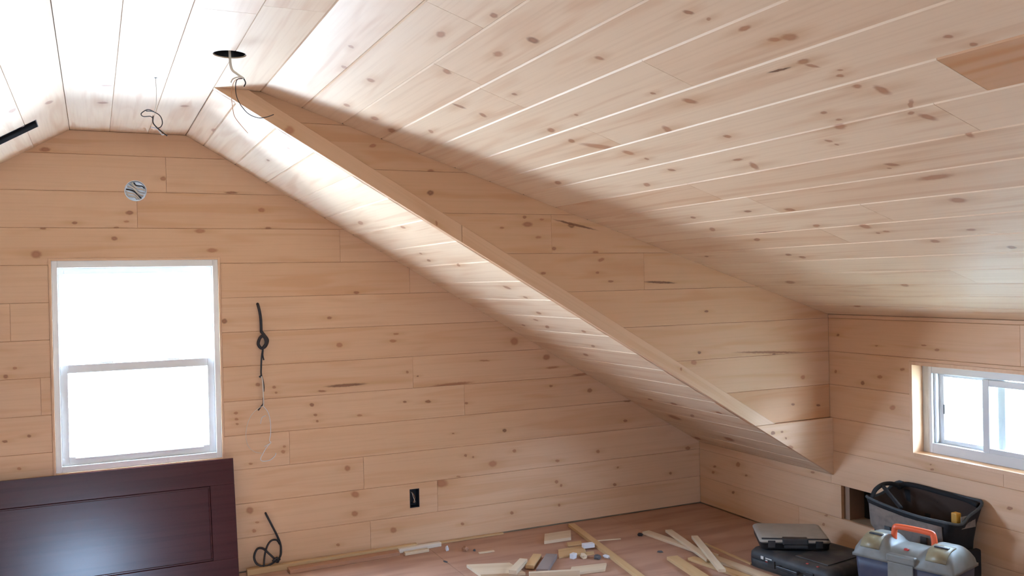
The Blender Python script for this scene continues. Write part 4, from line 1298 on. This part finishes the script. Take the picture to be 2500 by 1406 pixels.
def bag_ring(hx, hy, z, r, lift=0.0, n=8, sag=0.0, wr=0.0, gus=0.0):
    pts = []
    for k, (x, y) in enumerate(rrect(hx, hy, r, n)):
        w_ = 1 + wr * (math.sin(y * 31 + z * 23) + 0.6 * math.sin(y * 67 - z * 40 + x * 20))
        zz = z + lift * (x / hx + 1) / 2 - (sag * (1 - (y / hy + 0.35) ** 2 * 0.55) if x < 0 else 0.0)
        if gus:                                      # the mouth dips at both ends where the cloth folds in
            e_ = max(0.0, (abs(y) / hy - 0.72) / 0.28)
            zz -= gus * e_ * (1 - (x / hx) ** 2)
        pts.append((x * w_, y, zz))
    return pts


def rrect(hx, hy, r, n=6, side=7):
    out = []
    cs = ((1, 1, 0), (-1, 1, 90), (-1, -1, 180), (1, -1, 270))
    for qx, qy, a0_ in cs:
        for k in range(n + 1):
            a = math.radians(a0_ + 90 * k / n)
            out.append((qx * (hx - r) + r * math.cos(a), qy * (hy - r) + r * math.sin(a)))
        # straight run to the next corner
        nq = cs[(cs.index((qx, qy, a0_)) + 1) % 4]
        b_ = math.radians(nq[2])
        nxt = (nq[0] * (hx - r) + r * math.cos(b_), nq[1] * (hy - r) + r * math.sin(b_))
        last = out[-1]
        for k in range(1, side):
            t = k / side
            out.append((last[0] + (nxt[0] - last[0]) * t, last[1] + (nxt[1] - last[1]) * t))
    return out


WR = 0.075
out_ = [bag_ring(0.090, 0.20, 0.004, 0.04), bag_ring(0.100, 0.212, 0.03, 0.045, wr=WR), bag_ring(0.104, 0.216, 0.12, 0.045, wr=WR), bag_ring(0.100, 0.214, 0.20, 0.045, wr=WR),
        bag_ring(0.097, 0.214, 0.27, 0.045, 0.01, wr=WR), bag_ring(0.101, 0.226, 0.34, 0.04, 0.02, sag=0.012, wr=WR), bag_ring(0.110, 0.243, 0.408, 0.03, 0.045, sag=0.03, wr=0.03, gus=0.03)]
in_ = [[(x * 0.955, y * 0.975, z) for x, y, z in r] for r in out_][::-1]
loft('body', out_, M['canvas'], bag, True, False)
lin = in_[:-1] + [[(x * 0.95, y * 0.97, 0.03) for x, y, z in out_[0]]]
loft('lining', lin, M['lining'], bag, False, True)
rimp = [(x * 0.99, y * 0.99, z + 0.004) for x, y, z in out_[-1]][::2]
tube('rim', rimp, 0.0065, M['webbing'], bag, closed=True, sub=3)
fr = []
for k in range(7):                                   # lighter front panel
    y = -0.20 + 0.40 * k / 6
    dip = 0.10 + 0.10 * math.sin(math.pi * k / 6)
    fr.append((y, dip))
vv, ff = [], []
for (y, dip) in fr:
    for zf in (0.0, 0.33, 0.66, 1.0):
        z = 0.392 - 0.03 * (1 - (y / 0.243 + 0.35) ** 2 * 0.55) - dip + dip * zf
        hx = 0.1025 + 0.010 * max(0.0, (z - 0.27) / 0.12) + 0.003 * math.sin(y * 31 + z * 23)
        vv += [(-hx - 0.0045, y, z), (-hx + 0.001, y, z)]
nf = 4
for k in range(len(fr) - 1):
    for q in range(nf - 1):
        a = (k * nf + q) * 2
        b = ((k + 1) * nf + q) * 2
        ff += [(a, b, b + 2, a + 2), (a + 1, a + 3, b + 3, b + 1)]
for k in range(len(fr) - 1):
    a, b = k * nf * 2, (k + 1) * nf * 2
    ff += [(a, a + 1, b + 1, b)]
    a, b = (k * nf + nf - 1) * 2, ((k + 1) * nf + nf - 1) * 2
    ff += [(a, b, b + 1, a + 1)]
for k in (0, len(fr) - 1):
    for q in range(nf - 1):
        a = (k * nf + q) * 2
        ff += [(a, a + 2, a + 3, a + 1)]
bm = bmesh.new(); bm.from_mesh(mesh('front_panel', vv, ff))
link('front_panel', from_bm('front_panel', bm, True), M['beige'], bag)
for y in (-0.13, 0.02, 0.13):
    box('pocket', (-0.114, y - 0.055, 0.03), (-0.094, y + 0.055, 0.19), M['canvas'], bag, 0.008)
tube('handle', [(-0.10, 0.20, 0.40), (-0.06, 0.215, 0.435), (0.0, 0.222, 0.455), (0.06, 0.222, 0.452), (0.10, 0.205, 0.435)], 0.0105, M['canvas'], bag)
tube('back_frame', [(0.095, 0.215, 0.43), (0.105, 0.18, 0.452), (0.108, 0.10, 0.456), (0.108, -0.02, 0.452), (0.107, -0.15, 0.447), (0.098, -0.215, 0.436)], 0.0120, M['canvas'], bag)
for y in (-0.11, 0.09):
    box('strap', (-0.1235, y - 0.016, 0.05), (-0.1185, y + 0.016, 0.30), M['webbing'], bag, 0.001)
box('side_pocket', (-0.06, -0.262, 0.10), (0.06, -0.231, 0.26), M['canvas'], bag, 0.01)
box('tag_strip', (-0.030, -0.2335, 0.350), (0.06, -0.2275, 0.405), M['beige'], bag, 0.002)
tube('handle_bar', [(0.03, 0.240, 0.430), (-0.005, 0.215, 0.448), (-0.05, 0.15, 0.440), (-0.085, 0.075, 0.418), (-0.098, 0.03, 0.395)], 0.0095, M['canvas'], bag)
tool1 = box('level_tool', (3.415, 2.725, 0.30), (3.445, 2.755, 0.415), M['yellow'], None, 0.004)
tag(tool1, 'yellow tool end standing inside the open canvas bag', 'tool')

# ------------------------------------------------------------------ offcuts and rubbish on the floor
def offcut(label, p0, p1, w, t, mat, z=0.0, dz=0.0, name='wood_offcut', skew=0.0, group='wood offcuts on the floor', cat='wood scrap'):
    p0, p1 = Vector(p0), Vector(p1)
    d = p1 - p0
    L_ = d.length
    a = math.atan2(d.y, d.x)
    bm = bm_box(bmesh.new(), (-L_ / 2, -w / 2, 0), (L_ / 2, w / 2, t), min(0.0012, t * 0.15), 1)
    if skew:
        for v in bm.verts:
            v.co.x += v.co.y * skew
    o = link(name, from_bm(name, bm), M[mat])
    o.location = ((p0.x + p1.x) / 2, (p0.y + p1.y) / 2, z + abs(dz) / 2 + 0.0005)
    o.rotation_euler = (0, -math.atan2(dz, L_), a)
    return tag(o, label, cat, group)


offcut('long narrow pine strip pointing from the end wall into the room', (2.565, 4.70), (2.39, 3.62), 0.040, 0.018, 'honey')
offcut('pine stick nearest the end wall in the crossed pile', (2.865, 4.355), (2.93, 3.80), 0.050, 0.016, 'palepine')
offcut('pine stick lying over the first one in the crossed pile', (2.965, 4.27), (2.835, 3.72), 0.040, 0.014, 'palepine', z=0.017)
offcut('top stick slanting across the crossed pile', (2.985, 4.05), (2.755, 3.52), 0.036, 0.016, 'palepine', z=0.0325)
offcut('wide pale board running from the crossed pile to the black tool case', (2.90, 3.86), (2.945, 3.38), 0.055, 0.016, 'palepine')
offcut('short pine stick tucked under the crossed pile', (2.805, 3.84), (2.865, 3.42), 0.050, 0.014, 'honey')
offcut('thin sliver of pine behind the crossed pile', (3.03, 4.02), (3.02, 3.62), 0.016, 0.008, 'honey')
offcut('stubby wide offcut in front of the crossed pile', (2.72, 3.89), (2.665, 3.55), 0.062, 0.018, 'honey')
offcut('skewed flat pine offcut alone near the end wall', (2.29, 4.52), (2.46, 4.515), 0.13, 0.018, 'palepine', skew=0.5)
offcut('honey coloured flat offcut beside the white foam bits', (2.235, 4.245), (2.40, 4.245), 0.12, 0.010, 'honey', skew=0.5)
offcut('small flat offcut touching the long strip', (2.36, 4.375), (2.445, 4.365), 0.06, 0.008, 'honey', skew=0.3)
offcut('flat orange offcut beside the grey dust pile', (2.325, 4.19), (2.415, 4.175), 0.05, 0.006, 'honey', skew=0.3)
offcut('thin splinter lying across the floor right of the long strip', (2.54, 4.365), (2.68, 4.33), 0.010, 0.005, 'palepine')
offcut('pale wedge shaped board end under the front heap', (1.72, 4.20), (1.93, 4.12), 0.17, 0.016, 'palepine', skew=-0.4)
offcut('upright tilted pale block end in the front heap', (1.86, 4.03), (1.99, 4.17), 0.042, 0.022, 'palepine', z=0.017)
offcut('amber block end behind the tilted pale block', (1.99, 4.10), (2.11, 4.25), 0.045, 0.020, 'honey', z=0.004)
offcut('mauve grey weathered offcut in the front heap', (2.02, 4.02), (2.18, 4.22), 0.060, 0.022, 'greypine')
offcut('pale batten lying before the front heap', (1.93, 3.985), (2.17, 3.90), 0.022, 0.03, 'palepine')
offcut('broad pale offcut between the front heap and the long strip', (2.15, 3.96), (2.34, 3.93), 0.09, 0.014, 'palepine', skew=0.5)
offcut('long thin pine strip lying along the foot of the end wall', (0.70, 4.752), (2.14, 4.758), 0.022, 0.010, 'honey', group='strips along the wall')
offcut('amber batten leaning along the wall foot beside the door', (0.68, 4.722), (1.60, 4.735), 0.028, 0.030, 'honey', group='strips along the wall')
offcut('reddish block of wood lying along the wall foot', (0.88, 4.660), (1.475, 4.682), 0.058, 0.020, 'redpine', group='strips along the wall')
offcut('white edged offcut at the end of the reddish block', (1.485, 4.705), (1.735, 4.718), 0.030, 0.022, 'cream', group='strips along the wall')
offcut('cream offcut in front of the white edged one', (1.50, 4.650), (1.64, 4.655), 0.030, 0.016, 'palepine', group='strips along the wall')
offcut('small cream splinter alone in front of the wall', (1.865, 4.475), (1.955, 4.470), 0.016, 0.008, 'palepine')


def lump(name, label, cat, loc, sx, sy, sz, mat, seed, group='rubbish on the floor'):
    random.seed(seed)
    bm = bmesh.new()
    bmesh.ops.create_icosphere(bm, subdivisions=2, radius=1.0)
    for v in bm.verts:
        k = 1 + random.uniform(-0.22, 0.22)
        v.co = Vector((v.co.x * sx * k, v.co.y * sy * k, max(v.co.z * sz * k, -sz * 0.6)))
    lo = min(v.co.z for v in bm.verts)
    for v in bm.verts:
        v.co.z -= lo
    o = link(name, from_bm(name, bm), M[mat])
    o.location = (loc[0], loc[1], (loc[2] if len(loc) > 2 else 0.0) + 0.0003)
    o.rotation_euler = (0, 0, random.uniform(0, 3))
    return tag(o, label, cat, group)


offcut('white foam chip resting against the long strip', (2.395, 4.262), (2.458, 4.255), 0.035, 0.022, 'foam', z=0.010, name='foam_chip', group='rubbish on the floor', cat='foam')
offcut('bluish white foam cube in front of the honey offcut', (2.262, 4.150), (2.292, 4.165), 0.026, 0.026, 'foam', name='foam_cube', group='rubbish on the floor', cat='foam')
lump('putty_lump', 'beige lump right of the bluish white foam cube', 'debris', (2.325, 4.135), 0.018, 0.022, 0.016, 'palepine', 1)
lump('grit_pile', 'grey grit pile between the beige lump and the long strip', 'debris', (2.385, 4.09), 0.030, 0.020, 0.012, 'grit', 2)
lump('pale_chip', 'pale chip at the edge of the grey grit pile', 'debris', (2.435, 4.075), 0.026, 0.014, 0.010, 'foam', 4)
lump('dark_clod', 'dark clod beside the lower part of the long strip', 'debris', (2.462, 4.005), 0.020, 0.014, 0.008, 'grit', 5)
lump('black_scrap', 'small black scrap left of the crossed pile', 'debris', (2.815, 4.335), 0.016, 0.013, 0.010, 'cord', 6)
lump('grey_chip', 'grey chip below the crossed pile', 'debris', (2.735, 4.02), 0.016, 0.010, 0.006, 'grit', 8)
lump('paper_twist', 'small white paper twist by the cream offcut', 'debris', (1.735, 4.615), 0.010, 0.014, 0.018, 'foam', 9)
lump('crumpled_wrapper', 'crumpled brown wrapper in front of the end wall', 'debris', (1.82, 4.565), 0.024, 0.018, 0.016, 'redpine', 10)
lump('dark_crumb', 'dark crumb right of the crumpled wrapper', 'debris', (1.865, 4.535), 0.010, 0.008, 0.006, 'grit', 11)
lump('dark_flake', 'dark flake on bare floor before the wrapper', 'debris', (1.655, 4.43), 0.020, 0.008, 0.004, 'grit', 12)
lump('sawdust_clump', 'brownish sawdust clump behind the skewed flat offcut', 'debris', (2.37, 4.62), 0.014, 0.010, 0.005, 'redpine', 13)
